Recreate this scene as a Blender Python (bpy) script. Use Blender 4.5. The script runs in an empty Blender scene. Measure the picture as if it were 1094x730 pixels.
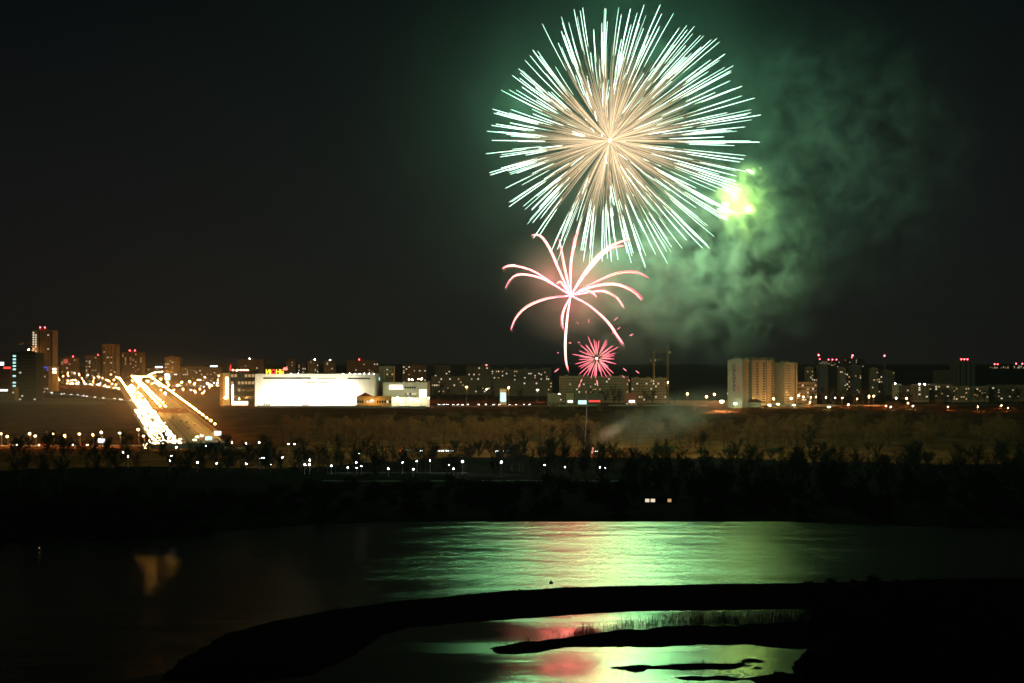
import bpy, math, random
import numpy as np
from mathutils import Vector, Matrix, noise as mnoise

random.seed(7)
RNG = np.random.default_rng(7)
S = bpy.context.scene
COL = S.collection

# ------------------------------------------------------------------ camera
F = 1519.0                      # focal length in photo pixels (50 mm on 36 mm)
HZ = 385.0                      # horizon row
CAM_Z = 70.0
PITCH = math.atan((HZ - 365.0) / F)
cam_d = bpy.data.cameras.new('camera'); cam = bpy.data.objects.new('camera', cam_d); COL.objects.link(cam)
cam_d.sensor_width = 36.0; cam_d.lens = 36.0 * F / 1094.0
cam_d.clip_start = 1.0; cam_d.clip_end = 20000.0
cam.location = (0, 0, CAM_Z); cam.rotation_euler = (math.pi / 2 + PITCH, 0, 0)
S.camera = cam

# ------------------------------------------------------------------ world: night sky
W = bpy.data.worlds.new('World'); S.world = W; W.use_nodes = True
nt = W.node_tree; nt.nodes.clear()
wo = nt.nodes.new('ShaderNodeOutputWorld'); bg = nt.nodes.new('ShaderNodeBackground')
tc = nt.nodes.new('ShaderNodeTexCoord'); sep = nt.nodes.new('ShaderNodeSeparateXYZ')
rmp = nt.nodes.new('ShaderNodeValToRGB')
nt.links.new(tc.outputs['Generated'], sep.inputs[0]); nt.links.new(sep.outputs['Z'], rmp.inputs[0])
els = rmp.color_ramp.elements
els[0].position = 0.0; els[0].color = (0.0075, 0.0064, 0.0064, 1)
els[1].position = 0.09; els[1].color = (0.0050, 0.0044, 0.0060, 1)
e = els.new(0.25); e.color = (0.0012, 0.0016, 0.0029, 1)
e = els.new(0.8); e.color = (0.0015, 0.0020, 0.0025, 1)
sky = nt.nodes.new('ShaderNodeTexSky'); sky.sky_type = 'NISHITA'; sky.sun_disc = False
sky.sun_elevation = math.radians(-5.0); sky.sun_rotation = math.radians(200)
scl = nt.nodes.new('ShaderNodeVectorMath'); scl.operation = 'SCALE'; scl.inputs['Scale'].default_value = 0.004
add = nt.nodes.new('ShaderNodeVectorMath'); add.operation = 'ADD'
nt.links.new(sky.outputs[0], scl.inputs[0]); nt.links.new(scl.outputs[0], add.inputs[0]); nt.links.new(rmp.outputs[0], add.inputs[1])
nt.links.new(add.outputs[0], bg.inputs['Color']); bg.inputs['Strength'].default_value = 1.0
nt.links.new(bg.outputs[0], wo.inputs['Surface'])

# ------------------------------------------------------------------ render settings
S.render.engine = 'CYCLES'
S.view_settings.view_transform = 'Standard'; S.view_settings.look = 'None'
S.view_settings.exposure = 0.0; S.view_settings.gamma = 1.0; S.view_settings.use_curve_mapping = False
c = S.cycles
c.max_bounces = 4; c.diffuse_bounces = 1; c.glossy_bounces = 2; c.transmission_bounces = 2
c.volume_bounces = 0; c.transparent_max_bounces = 12
c.use_light_tree = True; c.use_denoising = True
c.sample_clamp_indirect = 8.0; c.caustics_reflective = False; c.caustics_refractive = False
c.filter_width = 1.6
c.volume_step_rate = 1.0; c.volume_max_steps = 256
try:
    c.denoiser = 'OPENIMAGEDENOISE'; c.denoising_input_passes = 'RGB_ALBEDO_NORMAL'
except Exception: pass

# ------------------------------------------------------------------ helpers
def ray(px, py):
    u = (px - 547.0) / F; v = (365.0 - py) / F
    return Vector((u, math.cos(PITCH) - v * math.sin(PITCH), math.sin(PITCH) + v * math.cos(PITCH)))

def at(px, py, d):
    r = ray(px, py); s = d / r.y
    return Vector((r.x * s, d, CAM_Z + r.z * s))

def gx(px, d): return (px - 547.0) / F * d

def wpt(px, py):                              # the point of the water plane seen at a pixel
    r = ray(px, py); s = -CAM_Z / r.z
    return (r.x * s, r.y * s)

class MB:
    def __init__(self): self.v = []; self.f = []; self.mi = []; self.m = 0
    def add(self, vs, fs):
        b = len(self.v); self.v.extend([tuple(q) for q in vs])
        for f in fs: self.f.append(tuple(b + i for i in f)); self.mi.append(self.m)
    def box(self, c, s, rz=0.0):
        x, y, z = s[0] / 2, s[1] / 2, s[2] / 2; ca, sa = math.cos(rz), math.sin(rz)
        vs = []
        for k in (-z, z):
            for i, j in ((-x, -y), (x, -y), (x, y), (-x, y)):
                vs.append((c[0] + i * ca - j * sa, c[1] + i * sa + j * ca, c[2] + k))
        self.add(vs, [(0, 3, 2, 1), (4, 5, 6, 7), (0, 1, 5, 4), (1, 2, 6, 5), (2, 3, 7, 6), (3, 0, 4, 7)])
    def prism(self, pts, z0, z1):
        n = len(pts)
        self.add([(p[0], p[1], z0) for p in pts] + [(p[0], p[1], z1) for p in pts],
                 [tuple(range(n - 1, -1, -1)), tuple(range(n, 2 * n))] + [(i, (i + 1) % n, n + (i + 1) % n, n + i) for i in range(n)])
    def tube(self, pts, rs, n=3, cap=False):
        pts = [Vector(p) for p in pts]; b = []
        for i, p in enumerate(pts):
            t = (pts[min(i + 1, len(pts) - 1)] - pts[max(i - 1, 0)])
            if t.length < 1e-9: t = Vector((0, 0, 1))
            t.normalize()
            a = t.cross(Vector((0, 0, 1)) if abs(t.z) < 0.9 else Vector((1, 0, 0))).normalized(); bb = t.cross(a)
            for k in range(n):
                an = 2 * math.pi * k / n
                b.append(p + (a * math.cos(an) + bb * math.sin(an)) * rs[i])
        fs = []
        for i in range(len(pts) - 1):
            for k in range(n):
                fs.append((i * n + k, i * n + (k + 1) % n, (i + 1) * n + (k + 1) % n, (i + 1) * n + k))
        if cap: fs += [tuple(range(n - 1, -1, -1)), tuple((len(pts) - 1) * n + k for k in range(n))]
        self.add(b, fs)
    def ball(self, c, r, seg=6, rings=4):
        vs = [(c[0], c[1], c[2] + r)]
        for i in range(1, rings):
            th = math.pi * i / rings
            for k in range(seg):
                ph = 2 * math.pi * k / seg
                vs.append((c[0] + r * math.sin(th) * math.cos(ph), c[1] + r * math.sin(th) * math.sin(ph), c[2] + r * math.cos(th)))
        vs.append((c[0], c[1], c[2] - r)); fs = [(0, 1 + k, 1 + (k + 1) % seg) for k in range(seg)]
        for i in range(rings - 2):
            a = 1 + i * seg
            fs += [(a + k, a + seg + k, a + seg + (k + 1) % seg, a + (k + 1) % seg) for k in range(seg)]
        a = 1 + (rings - 2) * seg
        fs += [(a + k, len(vs) - 1, a + (k + 1) % seg) for k in range(seg)]
        self.add(vs, fs)
    def mesh(self, name, mats):
        me = bpy.data.meshes.new(name); me.from_pydata(self.v, [], self.f)
        if not isinstance(mats, (list, tuple)): mats = [mats]
        for m in mats: me.materials.append(m)
        if len(mats) > 1: me.polygons.foreach_set('material_index', self.mi)
        me.update(); return me
    def build(self, name, mats, parent=None, loc=(0, 0, 0), rz=0):
        return link(name, self.mesh(name, mats), parent, loc, rz)

def link(name, me, parent=None, loc=(0, 0, 0), rz=0, scale=None):
    o = bpy.data.objects.new(name, me); COL.objects.link(o)
    o.location = loc; o.rotation_euler = (0, 0, rz)
    if scale: o.scale = scale
    if parent: o.parent = parent
    return o

def tag(o, label, cat, group=None, kind=None):
    o['label'] = label; o['category'] = cat
    if group: o['group'] = group
    if kind: o['kind'] = kind
    return o

def empty(name, loc, label, cat, group=None, rz=0):
    o = link(name, None, None, loc, rz); o.empty_display_size = 1
    return tag(o, label, cat, group)

def struct(o): o['kind'] = 'structure'; return o

# ------------------------------------------------------------------ materials
def mat(name, col, rough=0.8, var=0.25, scale=0.3, spec=0.3, metallic=0.0):
    m = bpy.data.materials.new(name); m.use_nodes = True; t = m.node_tree; b = t.nodes['Principled BSDF']
    g = t.nodes.new('ShaderNodeNewGeometry'); n = t.nodes.new('ShaderNodeTexNoise')
    n.inputs['Scale'].default_value = scale; n.inputs['Detail'].default_value = 4
    r = t.nodes.new('ShaderNodeValToRGB'); e = r.color_ramp.elements
    e[0].position = 0.3; e[1].position = 0.7
    e[0].color = tuple(x * (1 - var) for x in col) + (1,); e[1].color = tuple(min(1, x * (1 + var)) for x in col) + (1,)
    t.links.new(g.outputs['Position'], n.inputs['Vector']); t.links.new(n.outputs['Fac'], r.inputs[0])
    t.links.new(r.outputs[0], b.inputs['Base Color'])
    b.inputs['Roughness'].default_value = rough; b.inputs['Specular IOR Level'].default_value = spec
    b.inputs['Metallic'].default_value = metallic
    return m

def glow(name, col, strength, sample=True):
    m = bpy.data.materials.new(name); m.use_nodes = True; t = m.node_tree; t.nodes.clear()
    o = t.nodes.new('ShaderNodeOutputMaterial'); e = t.nodes.new('ShaderNodeEmission')
    e.inputs['Color'].default_value = tuple(col) + (1,); e.inputs['Strength'].default_value = strength
    t.links.new(e.outputs[0], o.inputs[0])
    m.cycles.emission_sampling = 'AUTO' if sample else 'NONE'
    return m

def glow_attr(name, strength, sample=True):           # burning sparks: each point of a trail burns with its own colour
    m = bpy.data.materials.new(name); m.use_nodes = True; t = m.node_tree; t.nodes.clear()
    o = t.nodes.new('ShaderNodeOutputMaterial'); e = t.nodes.new('ShaderNodeEmission')
    a = t.nodes.new('ShaderNodeAttribute'); a.attribute_name = 'burn'
    t.links.new(a.outputs['Color'], e.inputs['Color']); e.inputs['Strength'].default_value = strength
    t.links.new(e.outputs[0], o.inputs[0])
    m.cycles.emission_sampling = 'AUTO' if sample else 'NONE'
    return m

M = {}
M['dark_soil'] = mat('near_black_soil', (0.0065, 0.0055, 0.0042), 1.0, 0.3, 0.1, 0.0)  # near-black ground colour of the wide band behind the shore
M['ground'] = mat('dry_grass_soil', (0.13, 0.044, 0.015), 1.0, 0.45, 0.05, 0.0)
M['sand'] = mat('wet_sand', (0.008, 0.0055, 0.004), 1.0, 0.3, 0.4, 0.0)
M['asphalt'] = mat('asphalt', (0.12, 0.11, 0.095), 0.7, 0.2, 0.3)
M['tar'] = mat('tarred_boards', (0.012, 0.012, 0.011), 1.0, 0.2, 0.5, 0.0)
M['path'] = mat('pale_paving', (0.04, 0.04, 0.036), 1.0, 0.5, 0.25, 0.0)
M['lot'] = mat('grey_concrete_lot', (0.16, 0.155, 0.14), 0.8, 0.2, 0.1)
M['paint'] = mat('road_paint', (0.7, 0.7, 0.66), 0.7, 0.1)
M['concrete'] = mat('pale_concrete', (0.31, 0.235, 0.16), 0.85, 0.15, 0.2)
M['panel'] = mat('panel_wall', (0.33, 0.24, 0.155), 0.85, 0.12, 0.25)
M['pale'] = mat('pale_render', (0.25, 0.23, 0.18), 0.85, 0.12, 0.25)
M['greywall'] = mat('grey_wall', (0.19, 0.145, 0.11), 0.85, 0.15, 0.25)
M['brick'] = mat('brown_brick', (0.24, 0.15, 0.10), 0.9, 0.2, 0.4)
M['darkwall'] = mat('dark_cladding', (0.03, 0.034, 0.032), 0.9, 0.2, 0.3, 0.05)
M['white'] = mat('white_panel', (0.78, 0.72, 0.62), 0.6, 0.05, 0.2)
M['yellow'] = mat('yellow_plaster', (0.55, 0.40, 0.18), 0.8, 0.1, 0.3)
M['redroof'] = mat('dark_red_roof', (0.12, 0.035, 0.03), 0.8, 0.2, 0.6)
M['redwall'] = mat('red_plaster', (0.45, 0.14, 0.10), 0.8, 0.1, 0.3)
M['bluewall'] = mat('blue_cladding', (0.08, 0.12, 0.24), 0.6, 0.1, 0.3)
M['metal'] = mat('grey_metal', (0.25, 0.25, 0.25), 0.5, 0.1, 0.5, 0.5, 0.6)
M['crane'] = mat('crane_steel', (0.35, 0.26, 0.12), 0.6, 0.1, 0.5)
M['glass'] = mat('dark_glass', (0.025, 0.03, 0.035), 0.15, 0.1, 0.5, 0.5)
M['bark'] = mat('bark', (0.07, 0.052, 0.036), 0.95, 0.3, 2.0, 0.0)
M['twig_brown'] = mat('willow_twigs', (0.26, 0.095, 0.033), 0.95, 0.35, 0.25, 0.0)
M['twig_dark'] = mat('dark_twigs', (0.020, 0.018, 0.013), 0.95, 0.4, 0.25, 0.0)
M['leaf'] = mat('evergreen_leaf', (0.045, 0.06, 0.022), 0.9, 0.35, 0.5, 0.0)
M['reed'] = mat('dry_reed', (0.06, 0.048, 0.025), 0.95, 0.3, 0.7, 0.0)
M['car'] = [mat('car_paint_dark', (0.03, 0.03, 0.035), 0.3, 0.1), mat('car_paint_silver', (0.4, 0.4, 0.41), 0.35, 0.05), mat('car_paint_red', (0.25, 0.03, 0.025), 0.3, 0.1)]
M['rubber'] = mat('tyre_rubber', (0.02, 0.02, 0.02), 0.8, 0.1)
G = {}
G['sodium'] = glow('sodium_bulb', (1.0, 0.42, 0.09), 1500)
G['sodium_road'] = glow('sodium_road_bulb', (1.0, 0.46, 0.09), 4200)
G['dim_white'] = glow('small_white_lamp', (0.9, 0.95, 1.0), 26)
G['added_flood'] = glow('added_flood_bulb', (1.0, 0.84, 0.52), 1500)  # bulb of the lamps added before the low shop and lettered wall
G['sodium_big'] = glow('sodium_bulb_strong', (1.0, 0.50, 0.15), 3600)
G['white'] = glow('white_bulb', (0.85, 0.95, 1.0), 150)
G['white_big'] = glow('white_bulb_strong', (0.80, 0.92, 1.0), 900)
G['green_flood'] = glow('greenish_flood_bulb', (0.75, 1.0, 0.55), 1000)
G['headlight'] = glow('headlight_lens', (1.0, 0.66, 0.26), 330)
G['tail'] = glow('tail_lens', (1.0, 0.08, 0.03), 25)
G['beacon'] = glow('red_beacon', (1.0, 0.05, 0.06), 30, False)
G['win_warm'] = glow('lit_window_warm', (1.0, 0.62, 0.25), 0.55, False)
G['win_white'] = glow('lit_window_white', (1.0, 0.86, 0.60), 0.9, False)
G['win_cyan'] = glow('lit_window_cyan', (0.55, 1.0, 0.95), 1.6, False)
G['win_red'] = glow('lit_window_red', (1.0, 0.18, 0.12), 0.5, False)
G['sign_white'] = glow('sign_white', (0.9, 0.95, 1.0), 4.0)
G['sign_blue'] = glow('sign_blue', (0.15, 0.18, 1.0), 0.5, False)
G['sign_red'] = glow('sign_red', (1.0, 0.06, 0.05), 1.8, False)
G['emblem'] = glow('emblem_tube', (1.0, 0.16, 0.12), 3.5, False)
G['sign_pink'] = glow('sign_pink', (1.0, 0.08, 0.28), 2.0, False)
G['sign_yellow'] = glow('sign_yellow', (1.0, 0.72, 0.05), 2.2, False)
G['shop'] = glow('shop_window', (1.0, 0.83, 0.5), 4.0)
G['cyan_sign'] = glow('cyan_sign', (0.5, 0.95, 1.0), 1.6, False)

# ------------------------------------------------------------------ terrain
SH_PX = np.array([-400, 0, 150, 250, 330, 400, 500, 840, 900, 1000, 1094, 1500.])
SH_D = np.array([520, 545, 552, 585, 606, 614, 618, 618, 608, 598, 590, 580.])
_shx = (SH_PX - 547) / F * SH_D
def shore(x): return np.interp(x, _shx, SH_D)

DS = np.array([-60, -22, 0, 6, 60, 140, 330, 530, 700, 850, 1000, 1400, 2400, 3800, 5400, 7500, 12000.])
DZ = np.array([-2.5, -2.0, 0, 1.2, 3.4, 4.5, 8.0, 9.5, 13.5, 21.5, 22.5, 27.0, 37.0, 44.0, 44.0, 40.0, 36.0])
NEAR_Y = np.array([-400, 0, 40, 130, 215, 255]); NEAR_Z = np.array([66, 66, 55, 12, -1, -2.0])

SPIT = [(168, 726), (185, 712), (210, 695), (240, 678), (290, 664), (350, 653), (420, 643), (480, 637.5), (540, 631.5), (600, 628), (660, 626),
        (760, 624.5), (880, 622.5), (1000, 619), (1130, 617), (1500, 612), (1500, 770), (872, 790), (846, 712), (866, 692), (885, 668), (880, 651), (760, 652),
        (700, 653), (640, 655), (600, 658), (560, 660.5), (500, 665), (440, 670), (405, 680), (380, 700), (330, 722), (250, 732)]
ISLETS = [
    ([(522, 693), (533, 688), (552, 688.5), (575, 685), (600, 682.5), (640, 674), (700, 669), (780, 667), (850, 663), (890, 655), (890, 695), (830, 693), (790, 690), (740, 690), (690, 693), (650, 693), (610, 692.5), (585, 695), (560, 700), (535, 699)], 0.7),
    ([(656, 713.5), (680, 711), (720, 709.5), (760, 706), (800, 707), (806, 714), (770, 716.5), (720, 716), (680, 716)], 0.35),
    ([(700, 723), (730, 721.5), (790, 723), (850, 718), (890, 714), (890, 735), (800, 730), (730, 728)], 0.4),
    ([(782, 703.5), (800, 702.5), (818, 705), (812, 708), (790, 707)], 0.3),
    ([(335, 699), (370, 697), (360, 702), (340, 702)], 0.25)]

def sdf(poly, X, Y):
    P = np.array([wpt(*p) for p in poly]); d = np.full(X.shape, 1e9); ins = np.zeros(X.shape, bool); n = len(P)
    for i in range(n):
        a, b = P[i], P[(i + 1) % n]; e = b - a; wx, wy = X - a[0], Y - a[1]
        t = np.clip((wx * e[0] + wy * e[1]) / (e @ e), 0, 1)
        d = np.minimum(d, np.hypot(wx - t * e[0], wy - t * e[1]))
        cnd = ((a[1] <= Y) & (b[1] > Y)) | ((b[1] <= Y) & (a[1] > Y))
        xi = a[0] + (Y - a[1]) / (b[1] - a[1] + 1e-12) * e[0]
        ins ^= cnd & (X < xi)
    return np.where(ins, d, -d)

def vnoise(X, Y, s, seed=0):
    out = np.zeros(X.shape); rs = np.random.default_rng(100 + seed)
    for k in range(4):
        f = s * 2 ** k
        for _ in range(3):
            a = rs.uniform(0, 2 * np.pi); ph = rs.uniform(0, 6.28, 2)
            u = X * math.cos(a) + Y * math.sin(a); v = -X * math.sin(a) + Y * math.cos(a)
            out += np.sin(u * f + ph[0] + 1.7 * np.sin(v * f * 0.7 + ph[1])) / 3 / 2 ** k
    return out

def height(X, Y):
    X = np.asarray(X, float); Y = np.asarray(Y, float)
    z = np.interp(Y - shore(X), DS, DZ)
    bump = np.clip((Y - shore(X) - 10) / 100, 0, 1)
    z = z + bump * (0.35 * vnoise(X, Y, 0.035, 1)) + np.clip((Y - 1150) / 150, 0, 1) * np.clip((1480 - Y) / 100, 0, 1) * 1.3 * vnoise(X, Y, 0.02, 2)
    z = z + np.clip((Y - 3200) / 1500, 0, 1) * 0.0
    z = np.maximum(z, np.interp(Y, NEAR_Y, NEAR_Z, right=-2.5))
    nb = (Y < 470) & (Y > 235)
    if nb.any():
        x, y = X[nb], Y[nb]; zz = z[nb]
        w = 1.6 * vnoise(x, y, 0.16, 3); w2 = vnoise(x, y, 0.55, 4)
        s = sdf(SPIT, x, y); zz = np.maximum(zz, np.clip(s * 0.13 + 0.05 * w + 0.06 * w2, -1.5, 1.6 + 0.15 * w))
        for k, (pl, hm) in enumerate(ISLETS):
            zz = np.maximum(zz, np.clip((sdf(pl, x, y) + w * 1.6 + w2 * 1.5 - .9) * 0.14, -1.5, hm))
        z[nb] = zz
    return z

def h1(x, y): return float(height(np.array([x]), np.array([y]))[0])

xs = np.unique(np.concatenate([np.arange(-6000, -700, 250.), np.arange(-700, -190, 12.), np.arange(-190, 205, 1.5), np.arange(205, 700, 12.), np.arange(700, 6100, 250.)]))
ys = np.unique(np.concatenate([np.arange(-400, 285, 15.), np.arange(285, 462, 1.1), np.arange(462, 640, 5.), np.arange(640, 1600, 10.), np.arange(1600, 3600, 60.), np.arange(3600, 12100, 300.)]))
XX, YY = np.meshgrid(xs, ys); ZZ = height(XX.ravel(), YY.ravel()).reshape(XX.shape)
nx, ny = len(xs), len(ys)
V = np.stack([XX.ravel(), YY.ravel(), ZZ.ravel()], 1)
idx = np.arange(nx * ny).reshape(ny, nx)
Q = np.stack([idx[:-1, :-1], idx[:-1, 1:], idx[1:, 1:], idx[1:, :-1]], -1).reshape(-1, 4)
me = bpy.data.meshes.new('ground'); me.from_pydata(V.tolist(), [], Q.tolist())
me.materials.append(M['ground']); me.materials.append(M['sand']); me.materials.append(M['dark_soil'])
cy = V[Q[:, 0], 1]; cds = cy - shore(V[Q[:, 0], 0]) + 26 * vnoise(V[Q[:, 0], 0], cy, .02, 9); me.polygons.foreach_set('material_index', np.where(cy < 480, 1, np.where(cds < 290, 2, 0)).astype(np.int32)); me.polygons.foreach_set('use_smooth', np.ones(len(Q), bool))
me.update(); struct(link('ground', me))

# ------------------------------------------------------------------ water
def water(name, rough, bump, sx, sy, rvar):
    m = bpy.data.materials.new(name); m.use_nodes = True; t = m.node_tree; t.nodes.clear()
    out = t.nodes.new('ShaderNodeOutputMaterial'); mix = t.nodes.new('ShaderNodeMixShader'); gl = t.nodes.new('ShaderNodeBsdfGlossy'); df = t.nodes.new('ShaderNodeBsdfDiffuse'); fr = t.nodes.new('ShaderNodeFresnel')
    gl.distribution = 'BECKMANN'; gl.inputs['Color'].default_value = (.92, .83, .60, 1); df.inputs['Color'].default_value = (.003, .005, .005, 1); fr.inputs['IOR'].default_value = 1.36
    t.links.new(fr.outputs[0], mix.inputs[0]); t.links.new(df.outputs[0], mix.inputs[1]); t.links.new(gl.outputs[0], mix.inputs[2]); t.links.new(mix.outputs[0], out.inputs['Surface'])
    g = t.nodes.new('ShaderNodeNewGeometry'); bp = t.nodes.new('ShaderNodeBump'); bp.inputs['Strength'].default_value = bump; bp.inputs['Distance'].default_value = 1.0
    mp = t.nodes.new('ShaderNodeMapping'); mp.inputs['Scale'].default_value = (sx, sy, 1); n = t.nodes.new('ShaderNodeTexNoise'); n.inputs['Scale'].default_value = 1.0; n.inputs['Detail'].default_value = 7; n.inputs['Roughness'].default_value = 0.62; n.inputs['Distortion'].default_value = .4
    t.links.new(g.outputs['Position'], mp.inputs[0]); t.links.new(mp.outputs[0], n.inputs['Vector']); t.links.new(n.outputs['Fac'], bp.inputs['Height']); t.links.new(bp.outputs[0], gl.inputs['Normal'])
    mp2 = t.nodes.new('ShaderNodeMapping'); mp2.inputs['Scale'].default_value = (0.014, 0.045, 1); n2 = t.nodes.new('ShaderNodeTexNoise'); n2.inputs['Scale'].default_value = 1.0; n2.inputs['Detail'].default_value = 4
    mr = t.nodes.new('ShaderNodeMapRange'); mr.inputs['From Min'].default_value = 0.35; mr.inputs['From Max'].default_value = 0.65; mr.inputs['To Min'].default_value = rough; mr.inputs['To Max'].default_value = rough + rvar
    t.links.new(g.outputs['Position'], mp2.inputs[0]); t.links.new(mp2.outputs[0], n2.inputs['Vector']); t.links.new(n2.outputs['Fac'], mr.inputs[0]); t.links.new(mr.outputs[0], gl.inputs['Roughness'])
    return m
MID = [(-2000, 300), wpt(110, 730), wpt(200, 716), wpt(260, 690), wpt(350, 665), wpt(440, 655), wpt(560, 644), wpt(700, 638), wpt(880, 634), wpt(1100, 628), (2000, 430)]
mb = MB(); mb.add([(p[0], p[1], 0) for p in MID] + [(2000, 760, 0), (-2000, 760, 0)], [tuple(range(len(MID) + 2))])
struct(mb.build('river', water('river_water', 0.28, 1.0, 0.035, 0.10, 0.07)))
mb = MB(); mb.add([(p[0], p[1], 0) for p in reversed(MID)] + [(-2000, 150, 0), (2000, 150, 0)], [tuple(range(len(MID) + 2))])
struct(mb.build('backwater', water('calm_backwater', 0.12, 0.10, 0.05, 0.16, 0.18)))

# ------------------------------------------------------------------ road
ROAD_D = np.array([985, 1030, 1700, 2300, 2700])
ROAD_Z = np.array([11.8, 12.8, 26.5, 37.5, 43.0])
ROAD_PX = None
def road_c(d):                                     # centre line: straight, then bending to the right far away
    x = -239 + (d - 1030) * (-377.0 / 1270.0)
    if d > 2150: x += (d - 2150) ** 2 * 0.00032
    return x
def road_z(d): return float(np.interp(d, ROAD_D, ROAD_Z)) + 0.6
def road_pt(d, off, up=0.0):                       # off metres to the right of the centre line
    t = Vector((road_c(d + 5) - road_c(d - 5), 10, 0)).normalized()
    return Vector((road_c(d) + t.y * off, d - t.x * off, road_z(d) + up))
RW = 24.0
def strip(dd, o0, o1, up, thick=None):
    mb = MB()
    for a, b in zip(dd[:-1], dd[1:]):
        q = [road_pt(a, o0, up), road_pt(a, o1, up), road_pt(b, o1, up), road_pt(b, o0, up)]
        if thick:
            lo = [v - Vector((0, 0, thick)) for v in q]
            mb.add(lo + q, [(3, 2, 1, 0), (4, 5, 6, 7), (0, 1, 5, 4), (1, 2, 6, 5), (2, 3, 7, 6), (3, 0, 4, 7)])
        else: mb.add(q, [(0, 1, 2, 3)])
    return mb
dd = np.arange(985, 3300, 30.)
struct(strip(dd, -RW, RW, 0.0, 6.0).build('road', M['asphalt']))
struct(strip(dd, RW + .02, RW + 3.0, 0.14, 6.0).build('pavement', M['lot']))
struct(strip(dd, -1.6, 1.6, 0.15, 0.3).build('median_kerb', M['concrete']))
mb = MB()
for off in (-16.5, -12.8, -9.1, -5.4, 5.4, 9.1, 12.8, 16.5):
    for d in np.arange(990, 1900, 16.):
        q = [road_pt(d, off - .12, .006), road_pt(d, off + .12, .006), road_pt(d + 6, off + .12, .006), road_pt(d + 6, off - .12, .006)]
        mb.add(q, [(0, 1, 2, 3)])
struct(mb.build('road_markings', M['paint']))

def poly_strip(pts, w, thick, up):
    mb = MB(); n = len(pts); L = []
    for i in range(n):
        t = (pts[min(i + 1, n - 1)] - pts[max(i - 1, 0)]); t.z = 0; t.normalize(); s = Vector((t.y, -t.x, 0)) * w / 2
        L.append((pts[i] - s + Vector((0, 0, up)), pts[i] + s + Vector((0, 0, up))))
    for (a, b), (c_, d_) in zip(L[:-1], L[1:]):
        q = [a, b, d_, c_]; lo = [v - Vector((0, 0, thick)) for v in q]
        mb.add(lo + q, [(3, 2, 1, 0), (4, 5, 6, 7), (0, 1, 5, 4), (1, 2, 6, 5), (2, 3, 7, 6), (3, 0, 4, 7)])
    return mb
def img_line(keys, n):                             # (pixel column, distance) knots -> points on the ground
    t = np.linspace(0, len(keys) - 1, n); px = np.interp(t, range(len(keys)), [k[0] for k in keys]); d = np.interp(t, range(len(keys)), [k[1] for k in keys])
    return [Vector((gx(a, b), b, h1(gx(a, b), b))) for a, b in zip(px, d)]
RAMP = img_line([(20, 1960), (60, 1830), (100, 1700), (148, 1560)], 24)
struct(poly_strip(RAMP, 12, 3, 1.2).build('slip_road', M['asphalt']))
UPPER = img_line([(40, 2250), (85, 2280), (108, 2180), (131, 1960)], 20)
struct(poly_strip(UPPER, 16, 3, 1.5).build('avenue', M['asphalt']))
EMB = img_line([(-40, 1010), (60, 1010), (130, 1012), (175, 1000), (260, 985)], 24)
struct(poly_strip(EMB, 10, 2, 0.5).build('embankment_road', M['asphalt']))
TERR = img_line([(455, 1478), (520, 1500), (600, 1500), (720, 1500), (850, 1500), (1100, 1520)], 40)
struct(poly_strip(TERR, 9, 2, 0.5).build('terrace_road', M['asphalt']))
PATH = img_line([(345, 765), (430, 767), (520, 768), (590, 770), (665, 771)], 50)
struct(poly_strip(PATH, 7, 1, 0.25).build('promenade_path', M['path']))
PATH2 = img_line([(350, 806), (420, 812), (500, 812)], 30)
struct(poly_strip(PATH2, 5, 1, 0.25).build('footpath', M['path']))
LOT = [Vector((gx(a, d), d, 0)) for a, d in ((-20, 1530), (112, 1530), (84, 1660), (30, 1690), (-20, 1690))]
mb = MB(); zt = max(h1(p.x, p.y) for p in LOT) + 0.8; mb.prism([(p.x, p.y) for p in LOT], zt - 5, zt); struct(mb.build('parking_lot', M['lot']))
MLOT = [Vector((gx(a, d), d, 0)) for a, d in ((276, 1436), (404, 1436), (455, 1440), (455, 1500), (276, 1476))]
mb = MB(); zm = max(h1(p.x, p.y) for p in MLOT) + 0.8; mb.prism([(p.x, p.y) for p in MLOT], zm - 6, zm); struct(mb.build('forecourt', M['lot']))

# road furniture
def rail(name, label, off, d0, d1, cat='guard rail'):
    r = empty(name, road_pt(d0, off), label, cat)
    for k, z in enumerate((0.55, 0.95)):
        mb = MB(); mb.tube([road_pt(d, off, z) - r.location for d in np.arange(d0, d1, 25.)], [0.09] * len(np.arange(d0, d1, 25.)), 4); mb.build('rail', M['metal'], r)
    pm = MB(); pm.box((0, 0, .5), (.14, .14, 1.0)); pme = pm.mesh('post', M['metal'])
    for d in np.arange(d0, d1, max(6.0, (d1 - d0) / 95)): link('post', pme, r, road_pt(d, off) - r.location)
rail('guard_rail', 'long steel guard rail along the road edge beside the traffic jam', -RW + .6, 990, 1600)
rail('guard_rail', 'steel railing between the golden carriageway and the row of lamps', RW - .4, 1010, 1700)
w = empty('retaining_wall', road_pt(1020, RW + 4), 'concrete screen wall with upright ribs below the lamp row beside the road', 'wall')
mb = MB(); dw = np.arange(1020, 1640, 20.)
for a, b in zip(dw[:-1], dw[1:]):
    q = [road_pt(a, RW + 4, 3.0), road_pt(a, RW + 4.4, 3.0), road_pt(b, RW + 4.4, 3.0), road_pt(b, RW + 4, 3.0)]
    q = [v - w.location for v in q]; lo = [v - Vector((0, 0, 8)) for v in q]
    mb.add(lo + q, [(3, 2, 1, 0), (4, 5, 6, 7), (0, 1, 5, 4), (1, 2, 6, 5), (2, 3, 7, 6), (3, 0, 4, 7)])
mb.build('wall', M['brick'], w)
rb = MB(); rb.box((0, 0, 0), (.7, 1.2, 5.0)); rbm = rb.mesh('rib', M['concrete'])
for d in np.arange(1025, 1630, 14.): link('rib', rbm, w, road_pt(d, RW + 3.6, 1.0) - w.location)

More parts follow.
